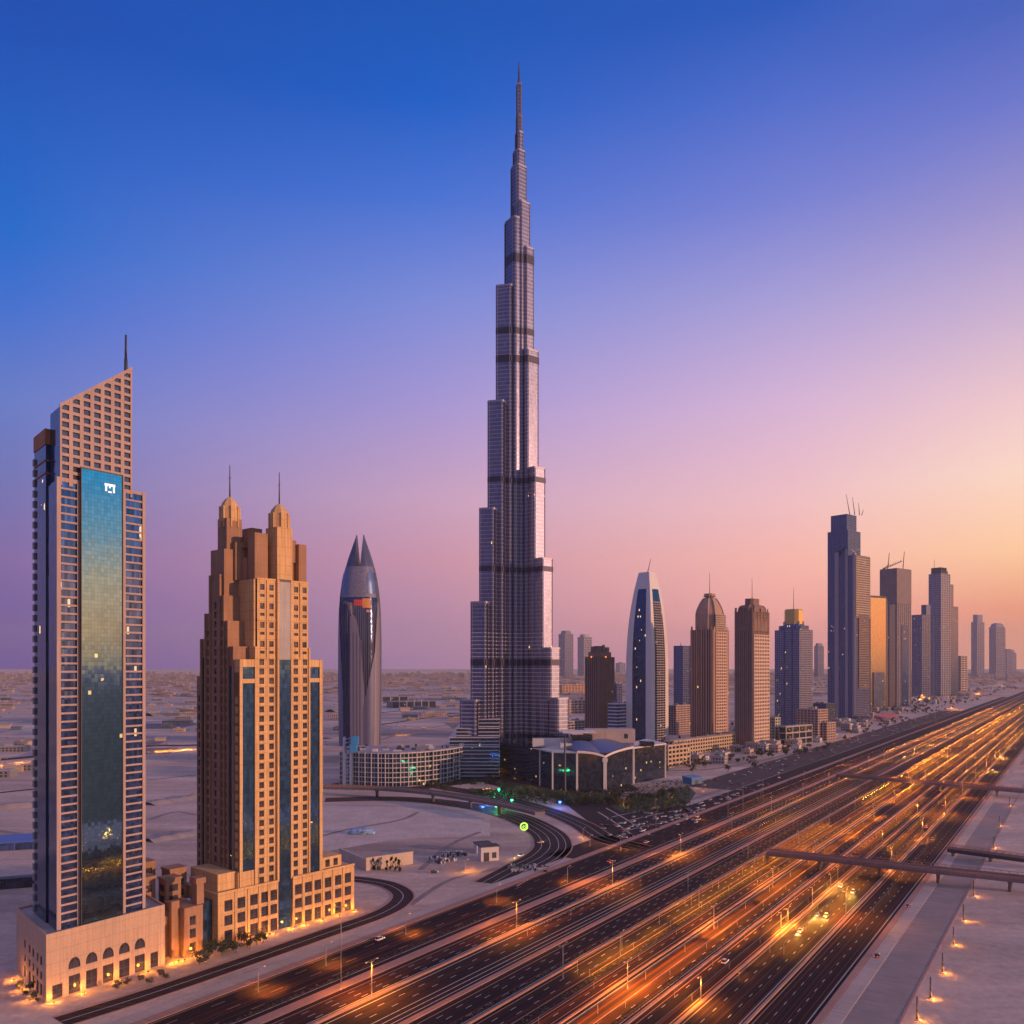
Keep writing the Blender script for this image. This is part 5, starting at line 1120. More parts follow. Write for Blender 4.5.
# flood lights at the feet of the two near towers
fl = thing('flood_light', 'low amber flood light on the paving at a tower foot', 'flood light', (0, 0, 0), group='flood lights at the tower feet')
m = MB(); m.box(-.4, .4, -.25, .25, .5, 1.0); m.bar((0, 0, 0), (0, 0, .5), .1); m.build('housing', MAT['dark'], fl); m = MB(); m.box(-.3, .3, .26, .3, .55, .95); m.build('lens', AM, fl); lamp_light('POINT', (0, .9, 1.9), 1500, AMBER, fl, .4)
def on(e1, e2, root, a, b): o = root.location; return (o.x + a * e1[0] + b * e2[0], o.y + a * e1[1] + b * e2[1], .05)
row(fl, [on(eA1, eA2, A, a, -3.5) for a in (2, 13.5, 27, 40, 52, 57)] + [on(eA1, eA2, A, -4, b) for b in (6, 20, 34)] + [on(B1, B2, B, a, -5.5) for a in (14, 24, 36, 44, 54, 64, 74)] + [on(B1, B2, B, a, -8) for a in (-12, -22)], rad(50))
# amber lamps along the desert roads and round the glass hall
dl = lamp_proto(9, (1,), 'far amber lamp post out on the sand', 'far lamps on the sand', AM, 90000, 165)
row(dl, [(*G(x, y)[:2], 0) for x, y in ((5, 766), (24, 763), (-15, 768), (155, 752), (168, 751), (184, 750), (400, 735), (420, 728), (410, 719), (424, 718), (390, 699), (80, 758))])
hl = lamp_proto(7, (1,), 'small amber garden lamp near the glass hall', 'garden lamps near the glass hall', AM, 9000, 165)
row(hl, [(*G(x, y)[:2], 0) for x, y in ((608, 801), (624, 806), (640, 795), (655, 808), (668, 802), (590, 800), (560, 797), (530, 787), (515, 779), (500, 775), (417, 786), (426, 784), (452, 779), (590, 846), (583, 838), (465, 872), (481, 790), (702, 790), (690, 760), (720, 752), (760, 752), (800, 748), (835, 745))])
rl = lamp_proto(8, (1,), 'amber lamp in the low quarter beside the far highway', 'lamps in the low quarter', AM, 60000, 165)
row(rl, [UV(u, v) for u, v in [(RND.uniform(1500, 4200), RND.uniform(285, 430)) for _ in range(26)]])
fq = lamp_proto(10, (1,), 'far golden lamp at the distant end of the highway quarter', 'distant golden lamps', AM, 500000, 168)
row(fq, [UV(RND.uniform(3600, 7000), RND.uniform(300, 620)) for _ in range(18)])
# floods added for the green light trails and blue lit signs on the ramp
def cflood(nm, lab, x, y, c, e):
    R_ = thing(nm, lab, 'flood light', G(x, y)); m = MB(); m.bar((0, 0, 0), (0, 0, 5), .15); m.build('pole', POLE, R_); m = MB(); m.box(-1.0, 1.0, -.3, .3, 5, 6.2); m.build('housing', MAT['dark'], R_)
    m = MB(); m.box(-.9, .9, -.36, -.3, 5.1, 6.1); m.build('lens', emitter(nm + '_lens', c, 2.0), R_); lamp_light('POINT', (0, -1.2, 4.5), e, c, R_, .5)
cflood('added_green_flood', 'added green lamp for light trails, left one of the green pair on the ramp', 499, 795, (.02, 1, .35), 9000); cflood('added_green_flood', 'added green lamp for light trails, right one of the green pair on the ramp', 512, 806, (.05, 1, .25), 8000); cflood('added_green_flood', 'small added green lamp for light trails, nearest the round sign', 496, 811, (.08, 1, .2), 5000)
cflood('added_blue_flood', 'added blue lamp for lit signs, left of the green lamps', 484, 806, (.05, .2, 1), 16000); cflood('added_blue_flood', 'small added blue lamp, right of the green lamps', 560, 808, (.05, .2, 1), 8000)
rs = thing('round_sign', 'round glowing yellow green sign with a swirl on a short pole', 'sign', G(524, 836)); m = MB(); m.bar((0, 0, 0), (0, 0, 4), .2); m.build('pole', POLE, rs)
def disc(mb, r, y0, y1, z): mb.loft([[(r * math.cos(2 * math.pi * k / 20), y, z + r * math.sin(2 * math.pi * k / 20)) for k in range(20)] for y in (y0, y1)][::-1], sm=False)
m = MB(); disc(m, 3.0, -.3, .3, 7); m.build('rim', emitter('lime_glow', (.55, 1, .12), 1.3), rs); m = MB(); disc(m, 2.1, -.36, -.31, 7); m.build('face', MAT['dark'], rs)
m = MB()
for k in range(14): a = k * .5; r = .3 + k * .1; a2 = a + .5; r2 = r + .1; m.bar((r * math.cos(a), -.45, 7 + r * math.sin(a)), (r2 * math.cos(a2), -.45, 7 + r2 * math.sin(a2)), .22, None, 5)
m.build('swirl', emitter('lime_swirl', (.6, 1, .15), 1.5), rs)

# ================================================================ cars
CG = plain('car_glass', (.03, .035, .05), .08); TY = plain('tyre', (.02, .02, .02), .8); RIM = plain('rim', (.4, .4, .4), .3, .8)
PAINTS = {k: plain('car_paint_' + k, c, .25, .2, var=.03) for k, c in dict(white=(.78, .76, .74), silver=(.5, .5, .52), black=(.03, .03, .035), blue=(.05, .09, .25), red=(.4, .04, .03), orange=(.7, .28, .05)).items()}
def car(colr, kind='sedan'):
    R_ = thing('car', '', 'car', (0, 0, 0)); L2 = 2.35; w = .92; hb = .95; ht = 1.45 if kind == 'sedan' else 1.75
    m = MB(); st = [(-L2, .45, .70, .82), (-L2 + .12, .30, .88, .95), (-1.5, .26, hb, 1), (-.2, .26, hb, 1), (1.0, .26, hb - .03, 1), (1.9, .28, hb - .12, .97), (L2 - .08, .34, .74, .88), (L2, .45, .62, .78)]
    m.loft([[(x, -w * k, z0), (x, w * k, z0), (x, w * k * 1.02, (z0 + z1) / 2), (x, w * k * .93, z1), (x, -w * k * .93, z1), (x, -w * k * 1.02, (z0 + z1) / 2)] for x, z0, z1, k in st], sm=False)
    b0, b1 = (-1.75, .95) if kind == 'sedan' else (-2.2, 1.05)
    bd = m.build('body', PAINTS[colr], R_)
    m = MB(); m.loft([[(b0, -w * .88, hb - .02), (b1, -w * .88, hb - .05), (b1, w * .88, hb - .05), (b0, w * .88, hb - .02)], [(b0 + .45, -w * .74, ht - .03), (b1 - .75, -w * .74, ht - .03), (b1 - .75, w * .74, ht - .03), (b0 + .45, w * .74, ht - .03)]], sm=False); m.build('window', CG, R_)
    m = MB(); m.box(b0 + .42, b1 - .72, -w * .75, w * .75, ht - .04, ht + .03); m.build('roof', PAINTS[colr], R_)
    for x in (-1.4, 1.42):
        for y in (-.82, .82):
            m = MB(); m.loft([[(x + .33 * math.cos(k * .5236), yy, .33 + .33 * math.sin(k * .5236)) for k in range(12)] for yy in (y + .11, y - .11)]); wh = m.build('wheel', TY, R_)
            m = MB(); s = 1 if y > 0 else -1; m.loft([[(x + .2 * math.cos(k * .5236), yy, .33 + .2 * math.sin(k * .5236)) for k in range(12)] for yy in ((y + .13, y + .1) if s > 0 else (y - .1, y - .13))]); m.build('rim', RIM, wh)
    for y in (-.6, .6):
        m = MB(); m.box(L2 - .06, L2 + .02, y - .2, y + .2, .56, .72); m.build('headlight', MAT['whitelens'], R_)
        m = MB(); m.box(-L2 - .02, -L2 + .06, y - .2, y + .2, .62, .76); m.build('taillight', MAT['redlens'], R_)
    return R_
PROTO = {}
CARS = [(380, 940, 'white', 'suv', 'white car alone on the left frontage lanes below the ochre tower', 1, 0), (725, 963, 'white', 'suv', 'white car alone in the dark lanes near the lower middle of the highway', 1, 0),
    (800, 932, 'white', 'sedan', 'white car with bright headlights, lowest of the cluster in the amber pool', -1, 1), (817, 916, 'silver', 'sedan', 'silver car at the upper left of the cluster in the amber pool', -1, 1), (826, 917, 'white', 'suv', 'white car at the upper right of the cluster in the amber pool', -1, 1),
    (841, 887, 'white', 'sedan', 'white car in the amber lane just below the near footbridge, left of two', -1, 1), (853, 893, 'white', 'suv', 'white car just below the near footbridge, right of two', -1, 1),
    (926, 828, 'silver', 'suv', 'silver car above the near footbridge, upper of two', 1, 0), (932.5, 840, 'white', 'suv', 'white car right behind the silver one above the near footbridge', 1, 0), (943, 806, 'orange', 'sedan', 'pale orange car in the lanes below the farther bridge', 1, 1),
    (908, 907, 'blue', 'sedan', 'small dark blue car parked on the pale pavement strip', 1, 0), (877, 957, 'black', 'sedan', 'black car parked on the pale pavement strip near the lower edge', 1, 0),
    (1003, 757, 'white', 'suv', 'white car with headlights on near the right edge beyond the farther bridge', -1, 1), (993, 770, 'orange', 'sedan', 'orange car near the right edge just beyond the farther bridge', -1, 1), (905, 757, 'white', 'sedan', 'white car with headlights left of the amber far lanes', -1, 1), (952, 732, 'white', 'suv', 'white car among the far lanes near the low quarter', -1, 1), (967, 729, 'white', 'sedan', 'small white car farthest along the highway', -1, 1),
    (646, 843, 'silver', 'suv', 'silver car entering the frontage lanes before the slip road', 1, 1), (610, 862, 'red', 'sedan', 'red car on the frontage lanes beside the loop ramp', 1, 0), (779, 778, 'white', 'sedan', 'white car on the frontage road by the sand strip', 1, 0), (434, 873, 'black', 'suv', 'black car parked on the sand beside the beige wall', .4, 0),
    (521, 856, 'white', 'suv', 'white car stopped on the loop ramp below the round sign', -1, 1), (970, 745, 'orange', 'sedan', 'orange taxi in the far right amber lanes', -1, 1), (540, 843, 'silver', 'sedan', 'silver car climbing the bend of the loop ramp', 1, 0)]
for x, y, c, k, lab, dr, beam in CARS:
    if (c, k) not in PROTO: PROTO[(c, k)] = car(c, k); o = PROTO[(c, k)]; 
    else: o = copy_tree(PROTO[(c, k)])
    o['label'] = lab; p = G(x, y); o.location = (p.x, p.y, .19 if 'pavement' in lab else .06); o.rotation_euler.z = rad(56 if dr == 1 else 236 if dr == -1 else 20)
    if beam:
        s = .05
        lamp_light('SPOT', (2.6, 0, .9), 14000 if y > 800 else 26000, (1, .55, .12), o, .2, 75, .9, (1, 0, -.28))
# amber glow over the cluster of cars comes from the lamp standing beside it
q = lamp_proto(9, (-1, 1), 'lit double lamp beside the cluster of cars', None, AM, E0 * 2.4, 130); p = G(806, 930); u, v = uv_of(p); q.location = UV(u, 118.0); q.rotation_euler.z = rad(56)
q = lamp_proto(9, (-1,), 'lit lamp just below the near footbridge by two white cars', None, AM, E0 * 1.5, 130); p = G(846, 892); u, v = uv_of(p); q.location = UV(u, 118.0); q.rotation_euler.z = rad(56)
# rows of parked cars, seen only as specks (the lot by the glass hall, the frontage and the far lot)
pk = []
for c in ('white', 'silver', 'black', 'red'):
    m = MB(); m.loft([[(x, -w, z0), (x, w, z0), (x, w, z1), (x, -w, z1)] for x, z0, z1, w in ((-2.3, .3, .8, .85), (-1.9, .25, .95, .9), (1.2, .25, .93, .9), (2.3, .35, .7, .8))], 0, sm=False); m.loft([[(-1.8, -.8, .9), (.9, -.8, .9), (.9, .8, .9), (-1.8, .8, .9)], [(-1.3, -.66, 1.45), (.2, -.66, 1.45), (.2, .66, 1.45), (-1.3, .66, 1.45)]], 1, sm=False)
    o = m.build('parked_car', [PAINTS[c], CG]); pk.append(tag(o, '%s parked car in the rows left of the far highway' % c, 'car', '%s cars parked left of the highway' % c))
for i in range(280):
    c = RND.choice((0, 0, 0, 1, 1, 2, 3)); u, v = (RND.uniform(850, 2700), 300 + 5.5 * RND.randint(0, 8)) if i > 70 else (RND.uniform(560, 900), RND.choice((279, 284.5, 292)))
    if i < 4: c = i; o = pk[c]
    else:
        o = pk[c].copy(); COL.objects.link(o)
    o.location = UV(u, v, .06); o.rotation_euler.z = rad(56 + RND.choice((0, 90)))
    if 70 < i < 110: x_ = RND.uniform(600, 700); p = G(x_, 826 - (x_ - 600) * .12 + RND.uniform(-7, 9)); o.location = (p.x, p.y, .06)

# ================================================================ trees and shrubs
def leafm(nm, c):
    m, t, p = newmat(nm); tcn = N(t, 'ShaderNodeTexCoord'); f = noise(t, tcn.outputs['Object'], .8, 3)
    t.links.new(mixc(t, mrange(t, f, .35, .65, 0, 1), c, tuple(x * .55 for x in c)), p.inputs['Base Color']); p.inputs['Roughness'].default_value = .7; return m
LEAF = [leafm('leaf_dark', (.045, .065, .03)), leafm('leaf_mid', (.07, .09, .035)), leafm('leaf_olive', (.085, .085, .045))]; BARK = plain('bark', (.12, .085, .06), .9)
def crown(kind, n, r, h, z0):
    m = MB(); cl = [(RND.gauss(0, .42) * r, RND.gauss(0, .42) * r, z0 + h * RND.random(), RND.uniform(.3, .5) * r) for _ in range(9)]
    for _ in range(n):
        cx, cy, cz, cr = RND.choice(cl); v = Vector((RND.gauss(0, 1), RND.gauss(0, 1), RND.gauss(0, .8))).normalized() * cr * RND.uniform(.5, 1.05); c = Vector((cx, cy, cz)) + v
        if kind == 'tall': c.x *= .45; c.y *= .45
        a = Vector((RND.gauss(0, 1), RND.gauss(0, 1), RND.gauss(0, 1))).normalized(); b = a.cross(Vector((RND.random(), RND.random(), RND.random()))).normalized(); s = RND.uniform(.25, .6) * max(.7, r / 3)
        m.face([tuple(c - a * s), tuple(c + b * s * .5), tuple(c + a * s), tuple(c - b * s * .5)])
    return m
TREE = []
for i, (k, n, r, h, z0, lm) in enumerate((('round', 420, 3.2, 3.6, 2.4, 0), ('round', 360, 2.6, 3.0, 2.0, 1), ('round', 300, 3.6, 2.6, 2.2, 2), ('tall', 420, 3.0, 8.5, 1.2, 0))):
    R_ = thing('tree', '', 'tree', (0, 0, 0)); m = MB(); m.bar((0, 0, 0), (.1, .05, z0 + h * .5), .2, .09, 7)
    for q in range(5): a = q * 1.257; m.bar((.05, 0, z0 * .8 + q * .2), (r * .5 * math.cos(a), r * .5 * math.sin(a), z0 + h * .5 + q * .2), .09, .03, 5)
    m.build('trunk', BARK, R_); crown(k, n, r, h, z0).build('crown', LEAF[lm], R_, uv=False); TREE.append(R_)
first = [True] * 4
def tree(k, x, y, lab, grp, s=1.0, p=None):
    if first[k]: o = TREE[k]; first[k] = False
    else: o = copy_tree(TREE[k])
    p = G(x, y) if p is None else p; place(o, (p[0], p[1], 0), RND.random() * 6.28, lab, grp, s * RND.uniform(.8, 1.25))
for i in range(70):      # garden belt round the glass hall
    t = RND.random(); x = 500 + 170 * t + RND.gauss(0, 3); y = 792 + 12 * math.sin(t * 3) + RND.gauss(0, 2.5)
    tree(RND.choice((0, 0, 1, 2)), x, max(y, 788), 'dark leafy tree in the garden belt before the glass hall', 'trees in the garden belt', 1.15)
for i in range(26): tree(RND.choice((0, 1)), RND.uniform(625, 690), RND.uniform(797, 812), 'bushy tree on the green mound right of the glass hall', 'trees on the green mound', 1.0)
for i in range(40): x = RND.uniform(420, 540); tree(RND.choice((0, 1)), x, 786 - (x - 420) * .10 + RND.uniform(0, 8), 'small dark tree along the foot of the ring building', 'trees at the ring building', .9)
for i in range(60): x = RND.uniform(664, 830); tree(RND.choice((0, 1, 2)), x, 770 - (x - 664) * .14 + RND.gauss(0, 3.5), 'tree in the mixed row below the ochre terrace', 'trees below the terrace', 1.1)
for i in range(70): tree(RND.choice((0, 1, 2)), 0, 0, 'small tree scattered in the low quarter by the far highway', 'trees in the low quarter', 1.35, UV(RND.uniform(900, 3600), RND.uniform(345, 500)))
for x, y, s in ((373, 870, .8), (378, 871, .75), (387, 871, .8), (391, 870, .95), (395.5, 871, .95), (399, 872, .9)): tree(3, x, y, 'slim cypress in the row before the beige wall', 'cypresses at the beige wall', s)
for x, y in ((208, 958), (213, 952), (222, 955), (230, 950), (236, 953), (244, 946), (250, 949), (257, 945), (199, 965), (263, 943), (340, 912), (334, 914), (346, 908)): tree(RND.choice((0, 1, 2)), x, y, 'round street tree by the service road at the ochre tower', 'street trees at the ochre tower', .95)
for x, y in ((20, 990), (26, 997), (33, 1001), (38, 1004), (30, 992)): tree(1, x, y, 'low bush at the side of the office tower podium', 'bushes at the podium side', .55)
for x, y in ((118, 989), (128, 985), (140, 981), (150, 985), (160, 976), (166, 980)): tree(2, x, y, 'low shrub on the verge in front of the podium', 'shrubs before the podium', .5)
m = MB()      # planted median: continuous ground cover
for _ in range(5200):
    u = 150 + 1150 * RND.random() ** 1.3; v = RND.choice((RND.uniform(160.6, 164.6), RND.uniform(246, 248), RND.uniform(134, 135.5), RND.uniform(180.4, 181.5))); z = RND.uniform(.1, 1.0); a, b = RND.uniform(.3, .9), RND.uniform(.2, .6); r = RND.random() * 3.14
    p = Vector(UV(u, v, z)); d = Vector((math.cos(r), math.sin(r), RND.uniform(-.4, .4))) * a; e = Vector((-math.sin(r), math.cos(r), RND.uniform(-.3, .3))) * b; m.face([tuple(p - d), tuple(p - e), tuple(p + d), tuple(p + e)])
tag(m.build('median_planting', LEAF[2], uv=False), 'low planted shrubs along the highway medians', 'shrubs', kind='stuff')

m = MB()      # the rest of the far greenery reads as one mass of specks
for _ in range(420):
    u, v = RND.uniform(950, 4500), RND.uniform(340, 640); r = RND.uniform(1.5, 4.5); c = UV(u, v, r)
    for q in range(26):
        p = c + Vector((RND.gauss(0, .5), RND.gauss(0, .5), RND.gauss(0, .4))) * r; a = Vector((RND.gauss(0, 1), RND.gauss(0, 1), RND.gauss(0, 1))).normalized() * r * .45; b = a.cross(Vector((RND.random(), RND.random(), 1))).normalized() * r * .3
        m.face([tuple(p - a), tuple(p - b), tuple(p + a), tuple(p + b)])
tag(m.build('far_greenery', LEAF[0], uv=False), 'dark greenery speckled through the low quarter by the far highway', 'greenery', kind='stuff')
m = MB()
for _ in range(5200):    # low planting round the glass hall and under the spire tower
    x = RND.uniform(470, 690); y = 789 + 14 * max(0, math.sin((x - 470) / 220 * 3.1)) * RND.random() + RND.uniform(0, 4)
    if x > 625: y = RND.uniform(786, 816) - (x - 625) * .12
    p = G(x, y); p.z = RND.uniform(.2, 1.6); a = Vector((RND.gauss(0, 1), RND.gauss(0, 1), RND.gauss(0, .5))).normalized() * RND.uniform(.6, 1.7); b = a.cross(Vector((RND.random(), RND.random(), 1))).normalized() * RND.uniform(.4, .9); m.face([tuple(p - a), tuple(p - b), tuple(p + a), tuple(p + b)])
tag(m.build('garden_planting', [LEAF[1]], uv=False), 'low green planting round the glass hall', 'planting', kind='stuff')
# ================================================================ things on the sand lot
wl_ = thing('sand_wall', 'long beige wall lit amber in front of the sand lot', 'wall', G(366, 871)); o0 = G(366, 871); q = G(413, 864) - o0; q2 = G(413, 849) - o0
m = MB((q.normalized().x, q.normalized().y), (-q.normalized().y, q.normalized().x)); Lw = q.length; m.box(0, Lw, 0, 1.2, 0, 7.5); m.box(0, 1.2, 1.25, 40, 0, 7.0); m.box(-.3, Lw + .3, -.2, 1.4, 7.5, 8); m.build('wall', stone('beige_render', (.60, .46, .38), joint=(6, 10)), wl_)
m = MB((q.normalized().x, q.normalized().y), (-q.normalized().y, q.normalized().x)); m.box(Lw * .15, Lw * .2, -.1, 0, 0, 3); m.build('gate', MAT['dark'], wl_)
dm = thing('glass_dome', 'low pale blue domed shelter on the sand left of the viaduct piers', 'dome', G(362, 834)); m = MB(); m.loft([[(11 * math.cos(a) * math.cos(k * .3142), 4 * math.cos(a) * math.sin(k * .3142), 5.2 * math.sin(a)) for k in range(20)] for a in (0, .3, .6, .9, 1.2, 1.45)], 0); m.build('shell', glass('dome_glass', (.45, .6, .75), 1.5, 1.2, 0, .1, .6, .05), dm)
m = MB(); 
for k in range(0, 20, 2): m.bar((11 * math.cos(k * .3142), 4 * math.sin(k * .3142), 0), (7 * math.cos(k * .3142), 2.6 * math.sin(k * .3142), 4.1), .12)
m.build('ribs', MAT['white'], dm)
for i, (x, y, w, h, lab) in enumerate(((490, 861, 12, 9, 'white site cabin with a dark open bay beside the loop ramp'), (484, 853, 10, 6, 'lower white site cabin behind the open bay'))):
    R_ = thing('site_cabin', lab, 'cabin', G(x, y), rad(20)); m = MB(); m.box(-w / 2, w / 2, 0, 7, 0, h); m.build('wall', RF, R_); m = MB(); m.box(-w / 2 - .5, w / 2 + .5, -.6, 7.5, h, h + .7); m.build('roof', MAT['dark'], R_)
    m = MB(); m.box(-w * .35, -w * .05, -.12, 0, 0, h * .62); m.box(w * .12, w * .36, -.12, 0, h * .2, h * .6); m.build('opening', MAT['dark'], R_)
for i, (x, y) in enumerate(((438, 860), (446, 857), (453, 855), (460, 856), (449, 861), (442, 863))):
    R_ = thing('spoil_heap', 'dark heap of site rubble and timber on the pale sand', 'heap', G(x, y), RND.random() * 3, 'rubble heaps on the sand'); m = MB()
    for k in range(24):
        a, b, s = RND.gauss(0, 2.2), RND.gauss(0, 1.6), RND.uniform(.4, 1.6); m.box(a, a + s, b, b + s * .8, 0, RND.uniform(.4, 2.6), RND.choice((0, 0, 1)))
    m.build('rubble', [MAT['dark'], RF], R_)
for i in range(34):
    R_ = MB()
    for k in range(7): a, b, s = RND.gauss(0, 1.6), RND.gauss(0, 1.0), RND.uniform(.3, 1.1); R_.box(a, a + s, b, b + s, 0, RND.uniform(.3, 1.5))
    o = R_.build('boulder', RND.choice((MAT['grey'], RF, MAT['dark']))); tag(o, 'grey boulder lying along the inner edge of the loop ramp', 'boulder', 'boulders beside the loop ramp'); o.location = G(RND.uniform(512, 545), RND.uniform(865, 873))
aw = thing('blue_shed', 'small bright blue shed beyond the green mound', 'shed', G(697, 784), rad(40)); m = MB(); m.box(-9, 9, 0, 12, 0, 6); m.build('wall', plain('blue_wall', (.06, .16, .34), .5), aw); m = MB(); m.prism([(-9.5, -.5), (9.5, -.5), (9.5, 12.5), (-9.5, 12.5)], 6, 0, zt=lambda p: 7 + p[1] * .12); m.build('roof', plain('blue_roof', (.08, .22, .42), .5), aw)
m = MB(); m.box(-3, 2, -.12, 0, 0, 4); m.build('door', MAT['dark'], aw)
# the low quarter left of the far highway: small flat houses, awning
for i in range(120):
    u, v = (RND.uniform(1500, 6500), RND.uniform(350, 640)) if i > 50 else (RND.uniform(1050, 2100), RND.uniform(352, 440)); w, d, h = RND.uniform(10, 26), RND.uniform(10, 22), RND.uniform(4, 14)
    R_ = thing('flat_house', 'small flat roofed pale house in the low quarter beside the far highway', 'house', UV(u, v), rad(56), 'flat houses in the low quarter')
    mt = RND.choice((TERR, ROSE, MAT['concrete'], RF)); m = MB(); m.box(0, w, 0, d, 0, h); m.build('wall', mt, R_); m = MB(); m.box(-.3, w + .3, -.3, d + .3, h, h + .8); m.box(w * .3, w * .6, d * .3, d * .6, h + .8, h + 3); m.build('roof', MAT['concrete'], R_)
    m = MB()
    for z in range(1, int(h) - 2, 4):
        k = 1.5
        while k < w - 3: m.box(k, k + 2, -.1, 0, z, z + 2); k += 4
        k = 1.5
        while k < d - 3: m.box(-.1, 0, k, k + 2, z, z + 2); k += 4
    if m.f: tag(m.build('window', WIN, R_), kind='stuff')
an_ = thing('red_awning', 'row of pink red market awnings at the foot of the unfinished tower', 'awning', G(893, 721), rad(50)); m = MB()
for k in range(9): m.prism([(k * 13 - 55, 0), (k * 13 - 43.5, 0), (k * 13 - 43.5, 26), (k * 13 - 55, 26)], 9, 0, zt=lambda p: 10 + p[1] * .2)
m.build('canopy', plain('awning_red', (.62, .13, .14), .6), an_); m = MB()
for k in range(10): m.box(k * 13 - 56, k * 13 - 55.4, .5, 1.1, 0, 9); m.box(k * 13 - 56, k * 13 - 55.4, 24, 24.6, 0, 9)
m.build('post', POLE, an_)
lm = MB()      # painted lanes and pale strips on the dark lot beside the interchange
for a, b in (((598, 812), (636, 838)), ((606, 808), (650, 835)), ((616, 824), (690, 808)), ((612, 817), (700, 800)), ((622, 832), (668, 822)), ((575, 803), (640, 801))):
    sp_ = spline(px(a, ((a[0] + b[0]) / 2, (a[1] + b[1]) / 2 - 1), b)); ribbon(lm, sp_, 1.6, 0, .09)
tag(lm.build('lane_strips', PAVE), kind='structure')
# plots of differing sand and small houses out on the left plain
pm = MB()
for i in range(70):
    x, y = RND.uniform(-60, 470), 672 + 90 * RND.random() ** 1.6; p = G(x, y); w, d = RND.uniform(60, 300) * (p.y / 2500), RND.uniform(60, 320) * (p.y / 2500); a = rad(RND.choice((6, 10, 14)))
    if 330 < x and y > 740: continue
    c, s_ = math.cos(a), math.sin(a); pm.face([(p.x + u * c - v * s_, p.y + u * s_ + v * c, .012 + .0003 * i) for u, v in ((0, 0), (w, 0), (w, d), (0, d))], RND.randint(0, 3))
tag(pm.build('sand_plots', [stone('plot_' + n, c, joint=None, var=.2) for n, c in (('pale', (.74, .56, .46)), ('dark', (.22, .16, .14)), ('rose', (.52, .34, .28)), ('grey', (.38, .31, .29)))]), kind='structure')
hp = []
for k in range(3):
    w, d, h = ((16, 12, 6), (30, 14, 8), (48, 16, 7))[k]; R_ = thing('plain_house', 'small flat roofed building scattered over the left sand plain', 'house', (0, 0, 0), 0, 'flat buildings on the left plain')
    m = MB(); m.box(0, w, 0, d, 0, h); m.build('wall', (TERR, MAT['grey'], ROSE)[k], R_); m = MB(); m.box(-.4, w + .4, -.4, d + .4, h, h + .9); m.box(w * .2, w * .45, d * .3, d * .7, h + .9, h + 3); m.build('roof', MAT['concrete'], R_)
    m = MB(); z = 1.2
    while z < h - 2:
        q = 1.5
        while q < w - 3: m.box(q, q + 2, -.12, 0, z, z + 2); q += 4
        z += 3.4
    tag(m.build('window', WIN, R_), kind='stuff'); hp.append(R_)
n_ = 0
for x0, x1, y0, y1, n in ((-40, 34, 676, 712, 26), (148, 197, 676, 732, 26), (326, 342, 690, 735, 8), (382, 470, 674, 722, 34), (-40, 34, 742, 800, 6), (560, 590, 676, 700, 14)):
    for i in range(n):
        k = n_ if n_ < 3 else RND.randint(0, 2); o = hp[k] if n_ < 3 else copy_tree(hp[k]); n_ += 1; p = G(RND.uniform(x0, x1), RND.uniform(y0, y1)); o.location = (p.x, p.y, 0); o.rotation_euler.z = rad(RND.choice((6, 10, 14)))
        s_ = max(1, p.y / 3200); o.scale = (s_ * 1.3, s_ * 1.3, s_)
# far plain: town on the horizon, sheds and scrub nobody could count
m = MB()
for i in range(5200):
    y = 3600 * (1 + 3.2 * RND.random() ** .8); x = y * RND.uniform(-.66, .66); w, d, h = RND.uniform(14, 90), RND.uniform(14, 40), RND.choice((3, 4, 5, 6, 8, 10, 14)) * RND.uniform(.7, 1.3) * (y / 7000 if y < 8500 else y / 3600)
    if abs(x - y * .674) < 400: continue
    m.box(x, x + w, y, y + d, 0, h, RND.choice((0, 0, 1, 2)))
tag(m.build('far_town', [plain('far_tan', (.30, .21, .18)), plain('far_grey', (.20, .16, .16)), plain('far_rose', (.36, .24, .2))], uv=False), 'low town spread along the hazy horizon', 'town', kind='stuff')
m = MB()
for i in range(1100):
    y = RND.uniform(900, 5200); x = y * RND.uniform(-.64, .10); s = RND.uniform(.6, 3) * (y / 2600)
    if RND.random() < .35: m.box(x, x + s * 3, y, y + s * 2, 0, s * .6, 1)
    else: m.loft([[(x + s * r * math.cos(k * 1.257), y + s * r * math.sin(k * 1.257), z) for k in range(5)] for z, r in ((0, 1.2), (s * .35, 1), (s * .6, .4))], 0, sm=False)
tag(m.build('scrub', [LEAF[2], MAT['grey']], uv=False), 'scrub and debris dotted over the desert plain', 'scrub', kind='stuff')
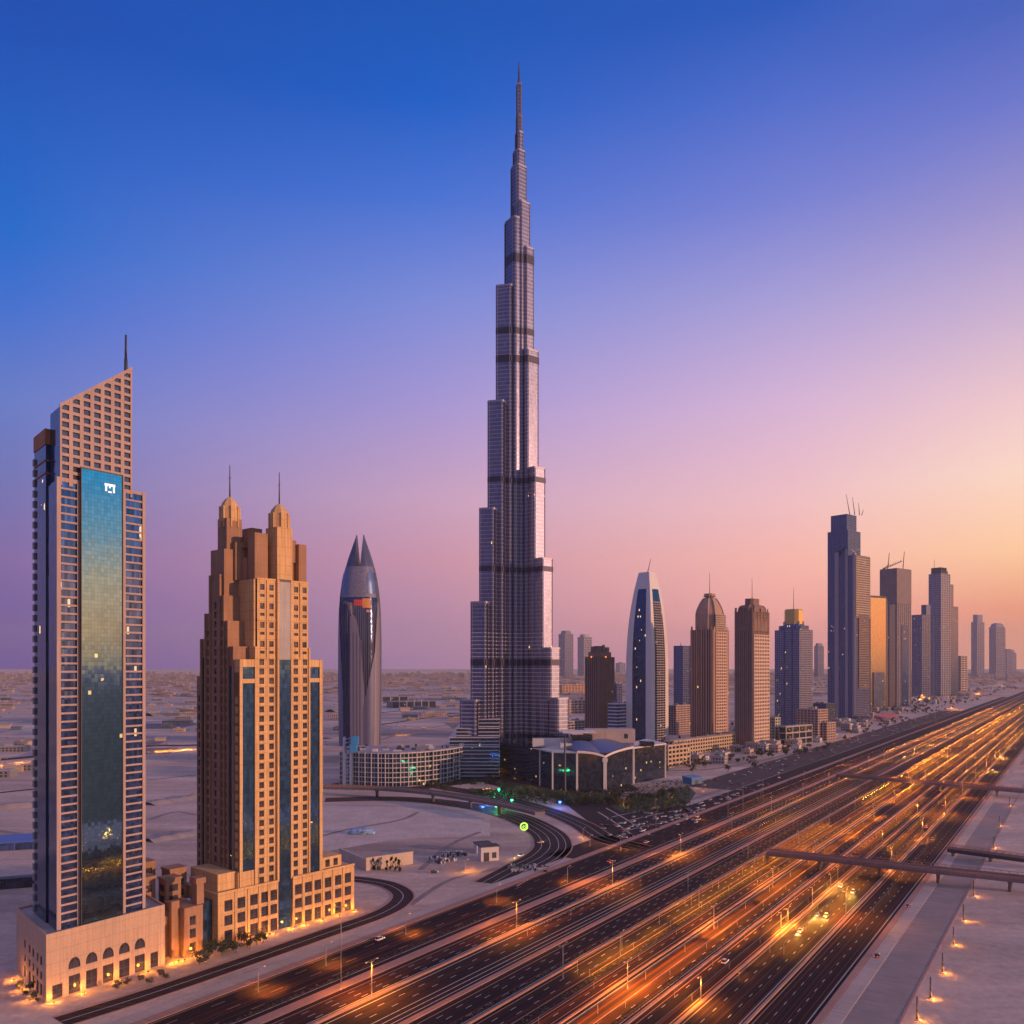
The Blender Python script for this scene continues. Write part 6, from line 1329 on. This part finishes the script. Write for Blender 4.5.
for x, y in ((16, 730), (92, 726), (160, 741), (15, 676), (4, 728), (154, 714), (405, 711)):
    R_ = thing('desert_shed', 'small pale shed alone on the desert plain', 'shed', G(x, y), rad(15), 'sheds on the desert plain'); s = G(x, y).y / 1600; m = MB(); m.box(-9 * s, 9 * s, 0, 10 * s, 0, 5 * s); m.build('wall', TERR, R_); m = MB(); m.prism([(-10 * s, -s), (10 * s, -s), (10 * s, 11 * s), (-10 * s, 11 * s)], 5 * s, 0, zt=lambda p: 5.6 * s + p[1] * .15); m.build('roof', MAT['concrete'], R_)
# long sand berms
for i, (a, b, h, w) in enumerate((((-40, 812), (34, 806), 4, 9), ((148, 716), (196, 714), 7, 30), ((330, 712), (342, 711), 7, 20), ((148, 805), (196, 797), 3, 10), ((148, 842), (196, 833), 2.5, 8))):
    p, q = G(*a), G(*b); m = MB(); d = (q - p).normalized(); n = Vector((-d.y, d.x, 0)); k = 20; rows = []
    for j in range(k + 1):
        c = p.lerp(q, j / k); hh = h * (.7 + .5 * RND.random()); ww = w * (.8 + .4 * RND.random()); rows.append([tuple(c - n * ww + Vector((0, 0, -.05))), tuple(c - n * ww * .3 + Vector((0, 0, hh * .85))), tuple(c + n * ww * .3 + Vector((0, 0, hh))), tuple(c + n * ww + Vector((0, 0, -.05)))])
    m.loft(rows, cap=False, closed=False); tag(m.build('terrain_berm', stone('berm_sand', (.42, .33, .29), joint=None), uv=False), kind='structure')
# the air itself
hz = MB(); hz.box(-14000, 14000, -400, 16000, -2, 860); ho = hz.build('haze', None if False else bpy.data.materials.new('haze'), uv=False)
hm = ho.data.materials[0]; hm.use_nodes = True; t = hm.node_tree; t.nodes.clear(); pv = N(t, 'ShaderNodeVolumePrincipled'); oo = N(t, 'ShaderNodeOutputMaterial'); t.links.new(pv.outputs[0], oo.inputs['Volume'])
pv.inputs['Color'].default_value = (.96, .88, .90, 1); pv.inputs['Density'].default_value = HAZE; pv.inputs['Anisotropy'].default_value = 0
tag(ho, kind='stuff')
